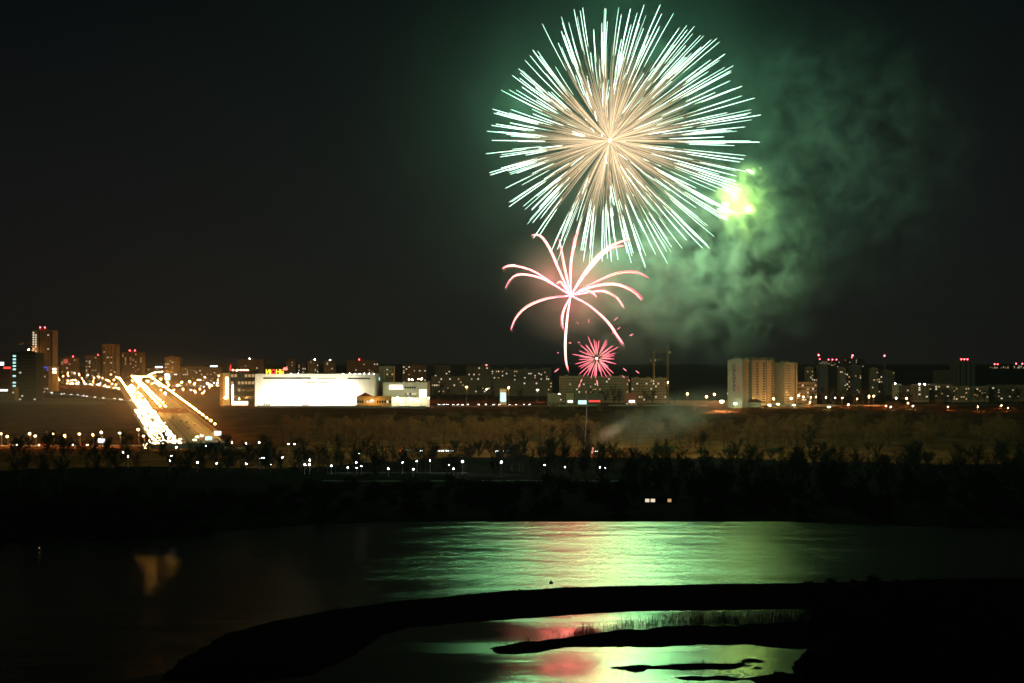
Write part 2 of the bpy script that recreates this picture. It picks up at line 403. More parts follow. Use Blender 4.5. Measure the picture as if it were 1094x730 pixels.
# ------------------------------------------------------------------ lamps
def lamp_meshes(hp, arm, style, bulb, br):
    p = MB(); p.tube([(0, 0, 0), (0, 0, hp * .5), (0, 0, hp)], [.16, .12, .09], 5)
    p.box((0, 0, .25), (.4, .4, .5))
    hd = MB(); bb = MB()
    if style == 'arm':
        p.tube([(0, 0, hp), (0, -arm * .5, hp + .5), (0, -arm, hp + .6)], [.08, .07, .06], 4)
        hd.box((0, -arm, hp + .68), (.45, 1.0, .16)); bb.ball((0, -arm, hp + .42), br)
    elif style == 'double':
        for s in (-1, 1):
            p.tube([(0, 0, hp), (s * arm * .5, -.2, hp + .4), (s * arm, -.3, hp + .5)], [.08, .07, .06], 4)
            hd.box((s * arm, -.3, hp + .58), (.9, .45, .16)); bb.ball((s * arm, -.3, hp + .3), br)
    elif style == 'mast':
        hd.box((0, 0, hp + .1), (2.2, .5, .3)); bb.ball((-.6, -.3, hp - .3), br); bb.ball((.6, -.3, hp - .3), br)
    else:
        hd.tube([(0, 0, hp), (0, 0, hp + .12)], [.3, .3], 6, True); hd.tube([(0, 0, hp + .12 + 2 * br), (0, 0, hp + .3 + 2 * br)], [.4, .1], 6, True)
        bb.ball((0, 0, hp + .12 + br), br)
    return p.mesh('street_lamp', M['metal']), hd.mesh('lamp_head', M['metal']), bb.mesh('bulb', bulb)
_lm = {}
def lamp(x, y, hp, label, group, style='arm', bulb='sodium', br=.32, z=None, arm=1.8, rz=0.0, name='street_lamp'):
    hp = round(hp * 2) / 2
    k = (hp, style, bulb, br, arm)
    if k not in _lm: _lm[k] = lamp_meshes(hp, arm, style, G[bulb], br)
    a, b, cc = _lm[k]; z = h1(x, y) if z is None else z
    o = link(name, a, None, (x, y, z), rz); tag(o, label, 'street lamp' if 'street' in name else name.replace('_', ' '), group)
    link('lamp_head', b, o); link('bulb', cc, o)
    return o
def lamp_px(px, py, d, label, group, lo=4.0, hi=14.0, **k):
    """Stands on the ground at distance d or nearby, so that a pole of sensible height carries its bulb to row py."""
    best = None
    for dd_ in np.linspace(d * .8, d * 1.2, 41):
        p = at(px, py, dd_); hp = p.z - h1(p.x, p.y)
        if lo <= hp <= hi:
            cst = abs(dd_ - d)
            if best is None or cst < best[0]: best = (cst, p.x, p.y, hp)
    if best is None:
        p = at(px, py, d); best = (0, p.x, p.y, min(max(p.z - h1(p.x, p.y), lo), 40))
    return lamp(best[1], best[2], best[3] - .4, label, group, **k)

for d in np.arange(1035, 2620, 38.):
    o = lamp(*road_pt(d, RW + 2.2).xy, 9.5, 'sodium lamp on the pavement in the row along the straight road', 'lamps along the pavement of the main road', z=road_z(d), rz=-math.pi / 2, arm=2.2, bulb='sodium_road')
for d in np.arange(1050, 2150, 46.):
    lamp(*road_pt(d, -RW - 1.2).xy, 10, 'sodium lamp at the outer edge of the jammed carriageway', 'lamps along the jammed carriageway', z=road_z(d) - .5, rz=math.pi / 2, arm=3.0, bulb='sodium')
for d in np.arange(1300, 2250, 50.):
    lamp(*road_pt(d, 0).xy, 9, 'twin armed lamp on the median of the main road', 'twin lamps on the median', style='double', z=road_z(d) + .15, arm=2.4, bulb='sodium_road')
for px, py, b in ((2, 463, 'sodium_big'), (8.5, 466, 'sodium'), (32.5, 463, 'sodium'), (38.5, 465.3, 'sodium'), (58, 463, 'sodium'), (70, 465.2, 'sodium'), (85.5, 463, 'sodium'),
                  (100, 464.6, 'sodium'), (109, 462, 'sodium_big'), (128.5, 463, 'sodium_big'), (148.5, 459, 'sodium'), (154, 465.5, 'sodium')):
    lamp_px(px, py, 1005, 'orange sodium lamp in the row along the embankment street below the dark slope', 'lamps along the embankment street', bulb=b)
for px, py in ((49, 406), (54, 404), (60, 402), (64, 406), (68, 402), (73, 407), (77, 406.5), (81, 406), (90, 408), (100, 407.5), (101, 404), (106, 402.5), (110, 404), (114, 406.5), (117, 407.5), (120, 410), (124, 411), (126, 404)):
    lamp_px(px, py, 2150, 'orange lamp in the cluster along the avenue under the towers', 'lamps along the avenue', lo=6, hi=18, bulb='sodium', br=.34)
for px, py, d, b, lb in ((498.5, 413.5, 1500, 'sodium_big', 'tall orange lamp standing on the terrace edge beside the parked cars'),
                         (543.5, 414.5, 1505, 'sodium_big', 'tall orange lamp on the terrace edge beside the white lit kiosk'),
                         (713.5, 408.5, 1495, 'sodium_big', 'brightest lamp with a starry glare under the tall crane'),
                         (520, 415.5, 1620, 'sodium', 'small orange lamp between the two tall terrace lamps'),
                         (574, 417, 1600, 'sodium', 'orange lamp standing alone before the long dark slab'),
                         (734, 421, 1540, 'sodium', 'first orange lamp from the crane toward the tall block'),
                         (754.5, 424, 1500, 'sodium_big', 'low bright lamp at the yard left of the tall block'),
                         (763, 421.5, 1530, 'sodium', 'orange lamp between the low yard lamp and the tall block'),
                         (777.5, 421, 1490, 'sodium', 'orange lamp at the foot of the lettered end wall'),
                         (845, 425.5, 1480, 'sodium_big', 'strong orange lamp at the right foot of the tall block'),
                         (853, 423, 1490, 'sodium_big', 'strong orange lamp beside the low annex of the tall block'),
                         (858, 424, 1500, 'sodium', 'orange lamp just right of the annex corner'),
                         (882, 424.5, 1500, 'sodium_big', 'bright orange lamp among trees before the first pair of towers'),
                         (933, 423.5, 1500, 'sodium_big', 'bright orange lamp at the foot of the third pale tower'),
                         (928, 423.5, 1510, 'sodium_big', 'orange lamp left of the third pale tower foot')):
    lamp_px(px, py, d, lb, None, lo=6, hi=22, bulb=b, br=.45)
for px, py in ((785.5, 430.5), (822, 432), (831, 431), (848, 432), (885.5, 434)):
    lamp_px(px, py, 1440, 'greenish white yard lamp low on the terrace edge below the tall block', 'yard lamps below the tall block', lo=3, hi=9, style='mast', bulb='green_flood', br=.3)
for px, py in ((866, 424.5), (871.5, 424), (865, 430), (892, 424.8), (899.5, 425), (915.5, 426), (957, 425.5), (968, 425.5), (946, 433.5), (951, 435), (970, 431), (975, 433.5), (1012, 434.5), (1044, 435), (1069, 433.5), (1076, 436), (906, 432.5)):
    lamp_px(px, py, 1470, 'small street lamp among the dark trees on the terrace before the housing blocks', 'small lamps before the housing blocks', lo=3, hi=14, bulb=random.choice(['sodium', 'sodium', 'white_big']), br=.24)
for px, py in ((190, 412), (203, 408), (208, 410), (222, 410), (226, 412), (196, 416), (217, 420), (240, 419.5), (177, 420.5), (209, 419)):
    lamp_px(px, py, 2000, 'bright lamp in the housing estate between the road and the gold portal', 'lamps in the estate beside the road', lo=4, hi=18, bulb=random.choice(['sodium', 'white_big']), br=.5)
for k in range(80):
    if k < 52: px, py = random.uniform(128, 238), random.uniform(400, 418)
    else: px, py = random.uniform(42, 128), random.uniform(398, 411)
    lamp_px(px, py, random.uniform(1800, 2450), 'small warm lamp among the houses of the estate beyond the road', 'small lamps of the estate beyond the road', lo=3, hi=22, bulb=random.choice(['sodium', 'sodium', 'white']), br=random.uniform(.2, .4).__round__(1))
PARK = [(137, 488), (131.5, 483.5), (183, 487.5), (181, 493), (211, 494), (231.5, 494.5), (220, 477), (248, 473), (263, 473.5), (277, 473), (308, 474.5), (315, 474.3), (277.5, 489), (279.8, 490), (282, 489), (301.5, 489), (289, 496), (263, 495.5),
        (325.5, 496), (330.5, 496), (331, 492), (354, 498), (371.5, 499.5), (380.5, 494), (381, 499.5), (386, 498), (383, 484.5), (415, 500.5), (430, 494.5), (445.5, 493), (441.5, 501), (459.5, 492),
        (479.7, 496.5), (484.5, 500.7), (526, 500), (582, 497), (603.5, 499), (641, 499), (646.5, 500), (188.5, 477.8)]
for px, py in PARK:
    lamp_px(px, py, 800, 'white globe lamp among the bare trees of the riverside park', 'globe lamps in the riverside park', lo=4, hi=7, style='globe', bulb='white', br=.26, name='park_lamp')
lamp_px(494, 493.7, 800, 'large cold white lamp in the park, above the lit lawn', None, lo=6, hi=11, style='globe', bulb='white_big', br=.42, name='park_lamp')
lamp_px(535.5, 494.5, 800, 'large cold white lamp in the park at the dark tree edge', None, lo=6, hi=11, style='globe', bulb='white_big', br=.42, name='park_lamp')

# ------------------------------------------------------------------ buildings
_wm = {}
def win_mesh(w, hh, m):
    k = (round(w, 2), round(hh, 2), m.name)
    if k not in _wm:
        b = MB(); b.box((0, 0, 0), (w, .16, hh)); _wm[k] = b.mesh('window', m)
    return _wm[k]

class Bld:
    """A building on a footprint whose camera-side wall runs from (px0,d0) to (px1,d1)."""
    def __init__(s, name, label, cat, px0, px1, ytop, d0, d1=None, depth=14, wall='panel', group=None, base=None, parapet=True):
        d1 = d0 if d1 is None else d1
        s.a = Vector((gx(px0, d0), d0, 0)); s.b = Vector((gx(px1, d1), d1, 0))
        s.u = (s.b - s.a); s.len = s.u.length; s.u.normalize(); s.n = Vector((s.u.y, -s.u.x, 0))   # outward, to the camera
        mid = (s.a + s.b) / 2
        zg = min(h1(s.a.x, s.a.y), h1(s.b.x, s.b.y)) if base is None else base
        s.z0 = zg; s.h = at((px0 + px1) / 2, ytop, mid.y).z - zg
        s.o = empty(name, (s.a.x, s.a.y, zg), label, cat, group, math.atan2(s.u.y, s.u.x))
        s.depth = depth; s.wall = wall
        # local frame: x along the front, y into the building, z up
        b = MB(); b.box((s.len / 2, depth / 2, s.h / 2 - 1.5), (s.len, depth, s.h + 3)); b.build('wall', M[wall], s.o)
        if parapet:
            b = MB(); t = .5
            for cx_, cy_, sx_, sy_ in ((s.len / 2, -.05, s.len + .5, t), (s.len / 2, depth + .05, s.len + .5, t), (-.05, depth / 2, t, depth - .5), (s.len + .05, depth / 2, t, depth - .5)):
                b.box((cx_, cy_, s.h + .35), (sx_, sy_, .7))
            b.build('parapet', M[wall], s.o)
    def windows(s, rows, cols, lit=.1, dark=True, x0=0.0, x1=None, z0=2.5, z1=None, w=None, hh=None, mats=('win_warm', 'win_white'), seed=0, side=None):
        x1 = s.len if x1 is None else x1; z1 = s.h - 1.2 if z1 is None else z1
        cw = (x1 - x0) / cols; ch = (z1 - z0) / rows; w = w or min(1.9, cw * .55); hh = hh or min(1.7, ch * .52)
        rs = random.Random(seed * 77 + rows * 13 + cols); cells = [(r, q) for r in range(rows) for q in range(cols)]
        pick = {cc: rs.choice(mats) for cc in cells if (rs.random() < lit if not isinstance(lit, (set, list, tuple)) else cc in lit)}
        n = 0; rest = MB()
        order = [cc for cc in cells if cc in pick] + ([cc for cc in cells if cc not in pick] if dark else [])
        for r, q in order:
            p = (x0 + (q + .5) * cw, -.06, z0 + (r + .5) * ch)
            n += 1
            if n <= 80: link('window', win_mesh(w, hh, G[pick[(r, q)]] if (r, q) in pick else M['glass']), s.o, p)
            else: rest.box(p, (w, .16, hh))
        if rest.v:
            o = rest.build('small_window', M['glass'], s.o); o['kind'] = 'stuff'
        return s
    def part(s, name, c, sz, m, rz=0):
        b = MB(); b.box((0, 0, 0), sz); return b.build(name, m, s.o, c, rz)
    def beacons(s, fr, z=2.0, r=.6, m='beacon', name='warning_light'):
        for f in fr:
            b = MB(); b.ball((0, 0, z), r); o = b.build(name, G[m], s.o, (f * s.len, s.depth * .3, s.h))
            b = MB(); b.tube([(0, 0, 0), (0, 0, z)], [.12, .1], 4); b.build('mast', M['metal'], o)
        return s
    def bands(s, n, m, z0=2, z1=None, hh=.3):
        z1 = z1 or s.h - 1
        for i in range(n):
            z = z0 + (z1 - z0) * (i + .5) / n; s.part('ledge', (s.len / 2, -.2, z), (s.len, .4, hh), M[m])
        return s
    def roof_hut(s, f=.5, w=6, hh=3, m=None):
        s.part('roof_hut', (f * s.len, s.depth * .5, s.h + hh / 2 + .01), (w, min(5, s.depth * .5), hh), M[m or s.wall]); return s
    def stairs(s, fs, w=1.2, m='darkwall'):
        for f in fs: s.part('stair_strip', (f * s.len, -.12, s.h / 2), (w, .3, s.h - 2), M[m])
        return s

# left cluster
b = Bld('office_tower', 'dark glass office tower with one column of cyan lit windows', 'office building', 12, 38.5, 377.5, 1560, wall='darkwall', depth=26)
b.windows(14, 1, lit={(13, 0), (12, 0), (11, 0), (10, 0), (9, 0), (7, 0), (5, 0), (4, 0)}, x0=1.0, x1=6, w=3.4, hh=1.7, mats=('win_cyan',), dark=False)
b.windows(14, 9, lit={(8, 1), (0, 1), (0, 8), (1, 2)}, x0=6.5, w=2.2, hh=1.6, mats=('win_white',), seed=3); b.bands(14, 'greywall', hh=.35); b.roof_hut(.5, 16, 2.4)
b = Bld('red_building', 'low red lit building with a white blue roof sign at the picture edge', 'shop building', -12, 11.5, 391, 1600, wall='redwall', depth=20)
b.windows(3, 4, lit=.1, seed=2); b.part('roof_sign', (10, 1, b.h + 2.4), (13, .6, 3.4), G['sign_white']); b.part('red_band', (b.len - 4, -.1, b.h - 2.2), (8, .4, 2.2), G['sign_red'])
b = Bld('annex_hall', 'low pale hall with cold lights in front of the dark office tower', 'hall', -14, 16, 415, 1540, wall='concrete', depth=12)
b.windows(2, 7, lit=.12, seed=5); b.stairs((.78, .9), 1.4, 'panel'); b.part('light_band', (b.len * .55, -.15, b.h - 2.2), (12, .3, 1.6), G['sign_white'])
b = Bld('apartment_tower', 'tallest tower with a bright column of white windows and two red roof lights', 'apartment tower', 34, 56, 353.5, 2050, wall='greywall', depth=24)
b.windows(24, 2, lit={(r, q) for r in range(12, 24) for q in (0, 1) if (r + q) % 7 != 3}, x0=.6, x1=7.4, z0=3, w=2.3, hh=2.0, mats=('win_white',), dark=False)
b.windows(24, 5, lit={(22, 3), (16, 3)}, x0=9, w=1.8, hh=1.5, mats=('win_white',), seed=4); b.stairs((.36, .97), 1.6, 'darkwall').beacons((.32, .55), 5.0, .9).roof_hut(.45, 12, 3)
b = Bld('signed_building', 'building with a white sign and a blue light band left of the avenue lamps', 'shop building', 38.8, 52, 392, 1900, wall='brick', depth=16)
b.part('white_sign', (3, -.4, b.h - 1.4), (6, .6, 2.6), G['sign_white']); b.part('blue_band', (11, -.4, b.h - .8), (9, .5, 2.2), G['sign_blue']); b.part('blue_drop', (15, -.42, b.h - 3.6), (1.6, .5, 4.6), G['sign_blue']); b.windows(5, 5, lit=.25, seed=6, z1=b.h - 5)
b = Bld('lit_kiosk', 'two stacked white light boxes beside the blue banded building', 'kiosk', 55, 60.5, 393, 1950, wall='yellow', depth=10)
b.part('light_box', (3.5, -.3, b.h - 2), (6, .5, 2.4), G['sign_white']); b.part('light_box', (3.5, -.3, b.h - 6.3), (7, .5, 2.6), G['shop'])
b = Bld('apartment_tower', 'tower glowing red near its top, left of the slim pair', 'apartment tower', 65, 81, 383, 2300, wall='brick', depth=18)
b.windows(12, 6, lit=.2, seed=8); b.part('red_panel', (8, -.3, b.h - 5), (7, .4, 7), G['win_red']); b.beacons((.75,), 3, .8).roof_hut(.3)
b = Bld('apartment_tower', 'dim tower with scattered warm windows just left of the slim tall tower', 'apartment tower', 91, 107, 380.5, 2350, wall='greywall', depth=18)
b.windows(14, 5, lit=.13, seed=9); b.beacons((.8,), 2, .6).roof_hut(.6)
b = Bld('apartment_tower', 'slim tall brown tower with few warm windows above the curved avenue', 'apartment tower', 109.5, 124.5, 368.5, 2350, wall='panel', depth=20)
b.windows(20, 4, lit=.06, seed=10); b.stairs((.05, .5, .95), 1.2, 'brick').roof_hut(.5, 10, 2.5, 'brick')
b = Bld('apartment_tower', 'broad tower with reddish windows and two red lamps on its roof', 'apartment tower', 130, 152, 377, 2500, wall='brick', depth=20)
b.windows(14, 8, lit=.24, mats=('win_warm', 'win_red', 'win_warm'), seed=11); b.beacons((.35, .6), 4, .95).roof_hut(.5, 10, 3)
b = Bld('apartment_tower', 'plain square tower alone between the road and the gold portal', 'apartment tower', 176, 193, 382, 2500, wall='panel', depth=20)
b.windows(13, 7, lit=.09, seed=12); b.roof_hut(.4)
b = Bld('petrol_station', 'low canopy building with a long white lit band beside the far bend', 'petrol station', 142, 166, 401.5, 2450, wall='white', depth=12)
b.part('light_band', (b.len / 2, -.4, b.h - 1.5), (b.len * .8, .5, 2.2), G['shop']); b.windows(1, 8, lit=.7, z0=1, z1=4, mats=('win_white',))
b = Bld('billboard', 'tall white blue glowing billboard right of the far road bend', 'billboard', 176.5, 182, 398.5, 2250, wall='metal', depth=1.0, parapet=False)
b.part('screen', (3, -.3, b.h - 6), (6.4, .4, 10), G['sign_white']); b.part('screen_edge', (7.3, -.3, b.h - 8), (2, .4, 7), G['cyan_sign'])
b = Bld('housing_slab', 'long dim housing slab with dotted windows between plain tower and gold portal', 'apartment block', 193.5, 236, 392.5, 2400, wall='greywall', depth=16)
b.windows(7, 22, lit=.16, seed=14, dark=False); b.part('roof_sign', (b.len * .82, 1, b.h + 1.4), (12, .6, 2.6), G['sign_white'])
b = Bld('housing_slab', 'lower housing slab with lit windows left of the plain square tower', 'apartment block', 153, 176, 393.5, 2650, wall='greywall', depth=16)
b.windows(6, 10, lit=.2, seed=15, dark=False); b.part('roof_sign', (b.len * .72, 1, b.h + 1.8), (13, .6, 3), G['sign_white'])
b = Bld('low_shops', 'row of low lit shops behind the brown slope right of the lamp row', 'shops', 183, 237, 409, 2150, wall='brick', depth=14)
b.windows(2, 18, lit=.45, seed=16, z0=.8, mats=('win_white', 'win_warm', 'win_cyan'))

# the shopping centre
b = Bld('gold_portal', 'gold lit entrance portal at the left end of the glass annex', 'portal', 238.2, 246, 399.5, 1500, 1504, wall='yellow', depth=10)
b.part('lit_panel', (4.4, -.2, b.h * .55), (3.2, .3, b.h * .7), G['shop']); b.stairs((.08, .93), .9, 'yellow'); b.windows(6, 1, lit=0, x0=6.2, x1=7.4, w=.6)
b = Bld('glass_annex', 'dark glass annex with lit interior and small lights on its roof edge', 'shop building', 246.3, 272.2, 396.5, 1502, wall='darkwall', depth=24)
b.windows(4, 7, lit=.28, w=2.6, hh=3.0, seed=20, mats=('win_warm',), z0=5)
b.part('entrance_glow', (10, -.3, 2.4), (17, .4, 4.0), G['shop']); b.part('light_column', (2.4, -.35, b.h * .36), (1.7, .5, b.h * .5), G['sign_white']); b.part('roof_band', (11, -.3, b.h + .1), (19, .4, .9), G['win_red'])
b.beacons((.05, .22, .38, .5, .62), .9, .4, 'sodium', 'roof_light')
mb = MB(); mb.tube([(0, 0, 0), (0, 0, 4), (.4, 0, 7.5)], [.9, .6, .1], 6, True); mb.build('red_spire', G['sign_red'], b.o, (-.6, 3, b.h))

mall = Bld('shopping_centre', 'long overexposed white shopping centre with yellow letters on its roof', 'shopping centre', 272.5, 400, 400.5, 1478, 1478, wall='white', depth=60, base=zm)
L = mall.len
mall.part('strip_window', (L * .27, -.12, mall.h - 3.6), (L * .40, .3, 1.5), M['glass']); mall.part('strip_window', (L * .87, -.12, mall.h - 4.0), (L * .19, .3, 1.3), M['glass'])
mall.part('strip_window', (L * .60, -.12, mall.h - 3.8), (L * .16, .3, .6), M['glass'])
for f, z, wd in ((.46, 9.0, 12), (.58, 9.0, 9), (.50, 13.8, 9)): mall.part('facade_sign', (L * f, -.14, mall.h - z + 1), (wd, .24, 1.0), M['greywall'])
for k in range(6): mall.part('door', (L * (.08 + .02 * (k % 3)) + 40 * (k // 3), -.12, 1.4), (1.6, .24, 2.6), M['glass'])
for k in range(12): mall.part('facade_joint', (L * (k + .5) / 12, -.05, mall.h / 2), (.12, .12, mall.h - 1), M['greywall'])
mall.beacons([.28, .34, .72, .78, .82, .86, .9, .94, .98], .8, .28, 'white', 'roof_light')
mall.part('roof_unit', (30, 22, mall.h + 1), (9, 6, 2), M['greywall']); mall.part('roof_unit', (75, 26, mall.h + 1), (12, 6, 2), M['greywall'])

def text_mesh(body, size, ext):
    cu = bpy.data.curves.new('t', 'FONT'); cu.body = body; cu.size = size; cu.extrude = ext; cu.align_x = 'CENTER'; cu.offset = size * .02
    o = bpy.data.objects.new('t', cu); COL.objects.link(o); bpy.context.view_layer.update()
    me = bpy.data.meshes.new_from_object(o.evaluated_get(bpy.context.evaluated_depsgraph_get()))
    bpy.data.objects.remove(o); return me
def letter(parent, name, ch, size, loc, m, ext=.15):
    me = text_mesh(ch, size, ext); me.materials.clear(); me.materials.append(m)
    o = link(name, me, parent, loc); o.rotation_euler = (math.pi / 2, 0, 0); return o
x_ = (284.6 - 272.5) / 127.5 * L
for k, (ch, mm) in enumerate((('И', 'sign_yellow'), ('Ю', 'sign_yellow'), ('Н', 'sign_yellow'), ('Ь', 'sign_yellow'))):
    if ch == 'Ю':
        bb_ = MB(); bb_.box((0, 0, 2.2), (.9, .4, 4.6)); bb_.box((.9, 0, 2.2), (1.0, .4, .9)); bb_.build('roof_letter', G['sign_yellow'], mall.o, (x_ + 4.2, .6, mall.h + .9))
        bb_ = MB(); pts = [(3.0 + 1.9 * math.cos(a), 0, 2.2 + 2.1 * math.sin(a)) for a in np.linspace(0, 2 * math.pi, 15)]
        bb_.tube(pts, [.55] * 15, 5); bb_.build('roof_letter', G['sign_red'], mall.o, (x_ + 4.2, .6, mall.h + .9))
    else:
        letter(mall.o, 'roof_letter', ch, 6.4, (x_ + (1.5, 0, 12.0, 16.2)[k], .6, mall.h + .9), G[mm], .25)
bb_ = MB()
for a in np.linspace(.35, 2.9, 4):
    bb_.tube([(0, 0, 0), (2.0 * math.cos(a), 0, 2.0 * math.sin(a)), (3.0 * math.cos(a), 0, 3.0 * math.sin(a))], [.3, .9, .2], 5, True)
bb_.build('roof_emblem', G['emblem'], mall.o, (x_ + 19.5, .6, mall.h + 5.0))
fd = bpy.data.lights.new('flood', 'SPOT'); fd.energy = 52000; fd.color = (1.0, .93, .74); fd.spot_size = math.radians(130); fd.spot_blend = .6; fd.shadow_soft_size = .5
for k in range(9):
    x = gx(283 + 14.0 * k, 1455); o = lamp(x, 1455, 5.5, 'floodlight mast on the forecourt shining on the white facade', 'floodlights before the shopping centre', style='mast', bulb='white', br=.2, z=zm, name='floodlight')
    s = bpy.data.objects.new('flood', fd); COL.objects.link(s); s.parent = o; s.location = (0, .4, 5.4); s.rotation_euler = (math.radians(98), 0, 0)
mb = MB()
for k in range(26): mb.box((k * 5.0, 0, .9), (.2, .2, 1.8))
mb.box((62, 0, 1.7), (126, .1, .3)); mb.box((62, 0, .8), (126, .08, .9)); tag(mb.build('fence', M['brick'], None, (gx(276, 1438), 1438, zm)), 'low fence along the forecourt edge under the white facade', 'fence')
b = Bld('market_pavilion', 'low yellow lit market pavilion with open posts before the mall corner', 'pavilion', 381, 418, 424.2, 1452, wall='yellow', depth=9, base=zm)
b.windows(1, 14, lit=.6, z0=.4, z1=b.h - .6, w=1.7, hh=2.6, mats=('win_warm', 'win_white'))
lamp(gx(398, 1446), 1446, 6, 'added sodium lamp lighting the yellow market pavilion', None, bulb='sodium', br=.36, z=zm)  # lamp added to turn the pavilion walls warm
mb = MB(); mb.add([(0, -1, 0), (14, -1, 0), (14, 9, 0), (0, 9, 0), (7, -1, 3.6), (7, 9, 3.6)], [(0, 1, 4), (3, 5, 2), (0, 4, 5, 3), (1, 2, 5, 4), (0, 3, 2, 1)]); mb.build('gable_roof', M['redroof'], b.o, (1, 0, b.h + .72))
b = Bld('tower_building', 'brown tower block with a pink disc sign beside the bright shop', 'tower block', 405, 420.5, 392, 1530, wall='brick', depth=18)
b.windows(8, 3, lit=.12, x0=7.5, w=1.6, seed=22); b.part('pale_panel', (11, -.15, b.h - 4.5), (7.5, .3, 2.4), M['panel']); b.stairs((.36,), 1.0, 'panel')
mb = MB(); mb.tube([(0, -.5, 0), (0, 0, 0)], [1.9, 1.9], 12, True); mb.build('disc_sign', G['sign_pink'], b.o, (b.len - .4, -.2, b.h * .52))
b.part('cyan_sign', (-.4, -.4, b.h * .68), (2.2, .4, 3.4), G['cyan_sign'])
b = Bld('shop_building', 'bright low shop with glowing windows between brown tower and dark trees', 'shop building', 409, 456.5, 409.5, 1500, wall='white', depth=20)
b.part('lit_front', (14, -.2, b.h - 4.2), (14, .3, 4.4), G['shop']); b.part('lit_front', (b.len - 4.6, -.2, b.h * .52), (7.4, .3, 9.4), G['shop']); b.windows(3, 5, lit=.15, x0=23, x1=35, w=1.9, hh=2.0, seed=23)
b.part('side_pier', (b.len + 1.4, 2, b.h * .55), (2.4, 8, b.h * 1.1), M['panel'])
for px, py in ((438.5, 405.5), (449, 405)):
    lamp_px(px, py, 1496, 'tall orange twin lamp rising over the bright low shop roof', 'twin lamps over the low shop', lo=14, hi=26, style='double', bulb='sodium', br=.5)
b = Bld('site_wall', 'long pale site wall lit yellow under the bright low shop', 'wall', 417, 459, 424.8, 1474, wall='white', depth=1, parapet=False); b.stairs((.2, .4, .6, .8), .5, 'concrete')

# far towers behind the shopping centre
FAR = [('apartment_block', 'broad dim block behind the glass annex, one light on its roof', 255, 282, 384.5, 2500, 'brick', 9, 9, .06, (.4,), 'win'),
       ('apartment_tower', 'narrow dim tower right of the roof letters', 305.5, 316, 384, 2600, 'brick', 12, 4, .05, (), None),
       ('apartment_tower', 'dim low tower second from the roof letters', 318.5, 327, 389, 2650, 'greywall', 8, 4, .2, (), None),
       ('apartment_tower', 'dark tower with white roof lamp and several lit windows over the mall', 328.5, 340.5, 385.5, 2600, 'greywall', 11, 5, .18, (.6,), 'white'),
       ('apartment_tower', 'dark tower with white roof lamp nearest the middle of the mall roof', 346, 358.5, 386, 2600, 'greywall', 11, 5, .12, (.5,), 'white'),
       ('apartment_block', 'wide dim block with a red roof lamp behind the mall right end', 370.5, 404.5, 385.5, 2450, 'brick', 10, 12, .06, (.38,), 'beacon'),
       ('apartment_block', 'dim block with lit windows behind the bright low shop lamps', 430, 455.5, 390.5, 2300, 'brick', 9, 9, .14, (), None),
       ('apartment_block', 'small dim block above the dark trees right of the low shop', 464, 481.5, 391, 2350, 'brick', 8, 6, .08, (), None),
       ('apartment_block', 'narrow reddish block left of the block with a red roof lamp', 498, 504.5, 392, 2320, 'brick', 8, 3, .05, (), None),
       ('apartment_block', 'block with one red roof lamp in the middle of the dim skyline', 505, 524.5, 391.5, 2150, 'greywall', 9, 7, .14, (.75,), 'beacon')]
for nm, lb, x0, x1, yt, d, wl, r, q, lit, bc, bm in FAR:
    b = Bld(nm, lb, 'apartment block' if 'block' in nm else 'apartment tower', x0, x1, yt, d, wall=wl, depth=16); b.windows(r, q, lit=lit, seed=int(x0), dark=(r * q < 60)); b.roof_hut(.5, min(7, b.len * .4), 2.5)
    if bc: b.beacons(bc, 2.0, .85 if bm == 'beacon' else .6, 'beacon' if bm == 'beacon' else 'white')
b = Bld('housing_slab', 'long dark nine storey slab with scattered lit windows left of the pale slabs', 'apartment block', 525, 577, 395, 2000, wall='greywall', depth=14)
b.windows(9, 24, lit=.13, seed=31, dark=False); b.roof_hut(.3).roof_hut(.7)
b = Bld('housing_slab', 'taller end slab of the dark housing with a reddish corner window group', 'apartment block', 577.3, 589, 393.5, 2010, wall='greywall', depth=14); b.windows(9, 6, lit=.22, seed=32)
b = Bld('housing_slab', 'low dark slab behind the parked cars and tall terrace lamps', 'apartment block', 461, 526, 402.5, 1850, wall='greywall', depth=14); b.windows(5, 28, lit=.13, seed=33, dark=False)
b = Bld('housing_slab', 'low dark slab under the long dark housing, lit along its base', 'apartment block', 528, 590, 407, 1800, wall='greywall', depth=14); b.windows(4, 24, lit=.06, seed=34, dark=False)
# pale panel slabs
b = Bld('panel_slab', 'long pale nine storey panel slab behind the small red burst', 'apartment block', 598, 671.5, 402.6, 1580, wall='panel', depth=13)
b.windows(9, 30, lit=.085, seed=35, w=1.3, hh=1.3); b.stairs((.2, .4, .6, .8), .35, 'greywall'); [b.roof_hut(f, 4, 2) for f in (.1, .3, .5, .7, .9)]
b = Bld('panel_slab', 'shorter pale panel slab under the tower cranes', 'apartment block', 674.5, 712, 404.6, 1580, wall='panel', depth=13)
b.windows(8, 15, lit=.12, seed=36, w=1.3, hh=1.3); b.stairs((.33, .66), .35, 'greywall'); [b.roof_hut(f, 4, 2) for f in (.17, .5, .83)]
b = Bld('kiosk_row', 'low kiosk with a glowing cyan window and a long red neon band', 'shop', 616, 643.5, 421.5, 1515, wall='greywall', depth=8)
b.part('lit_window', (6.2, -.2, 3.6), (9, .3, 4.0), G['win_cyan']); b.part('neon_band', (19, -.2, 4.8), (12, .3, 1.6), G['sign_red']); b.windows(1, 4, lit=0, x0=13, z0=.6, z1=3.4)
b = Bld('kiosk', 'small kiosk with a white sign left of the red neon band', 'shop', 605, 613, 421, 1515, wall='yellow', depth=7); b.part('sign', (4.2, -.2, 4.6), (5, .3, 2.0), G['sign_white']); b.windows(1, 3, lit=.3, z0=.6, z1=3.4)
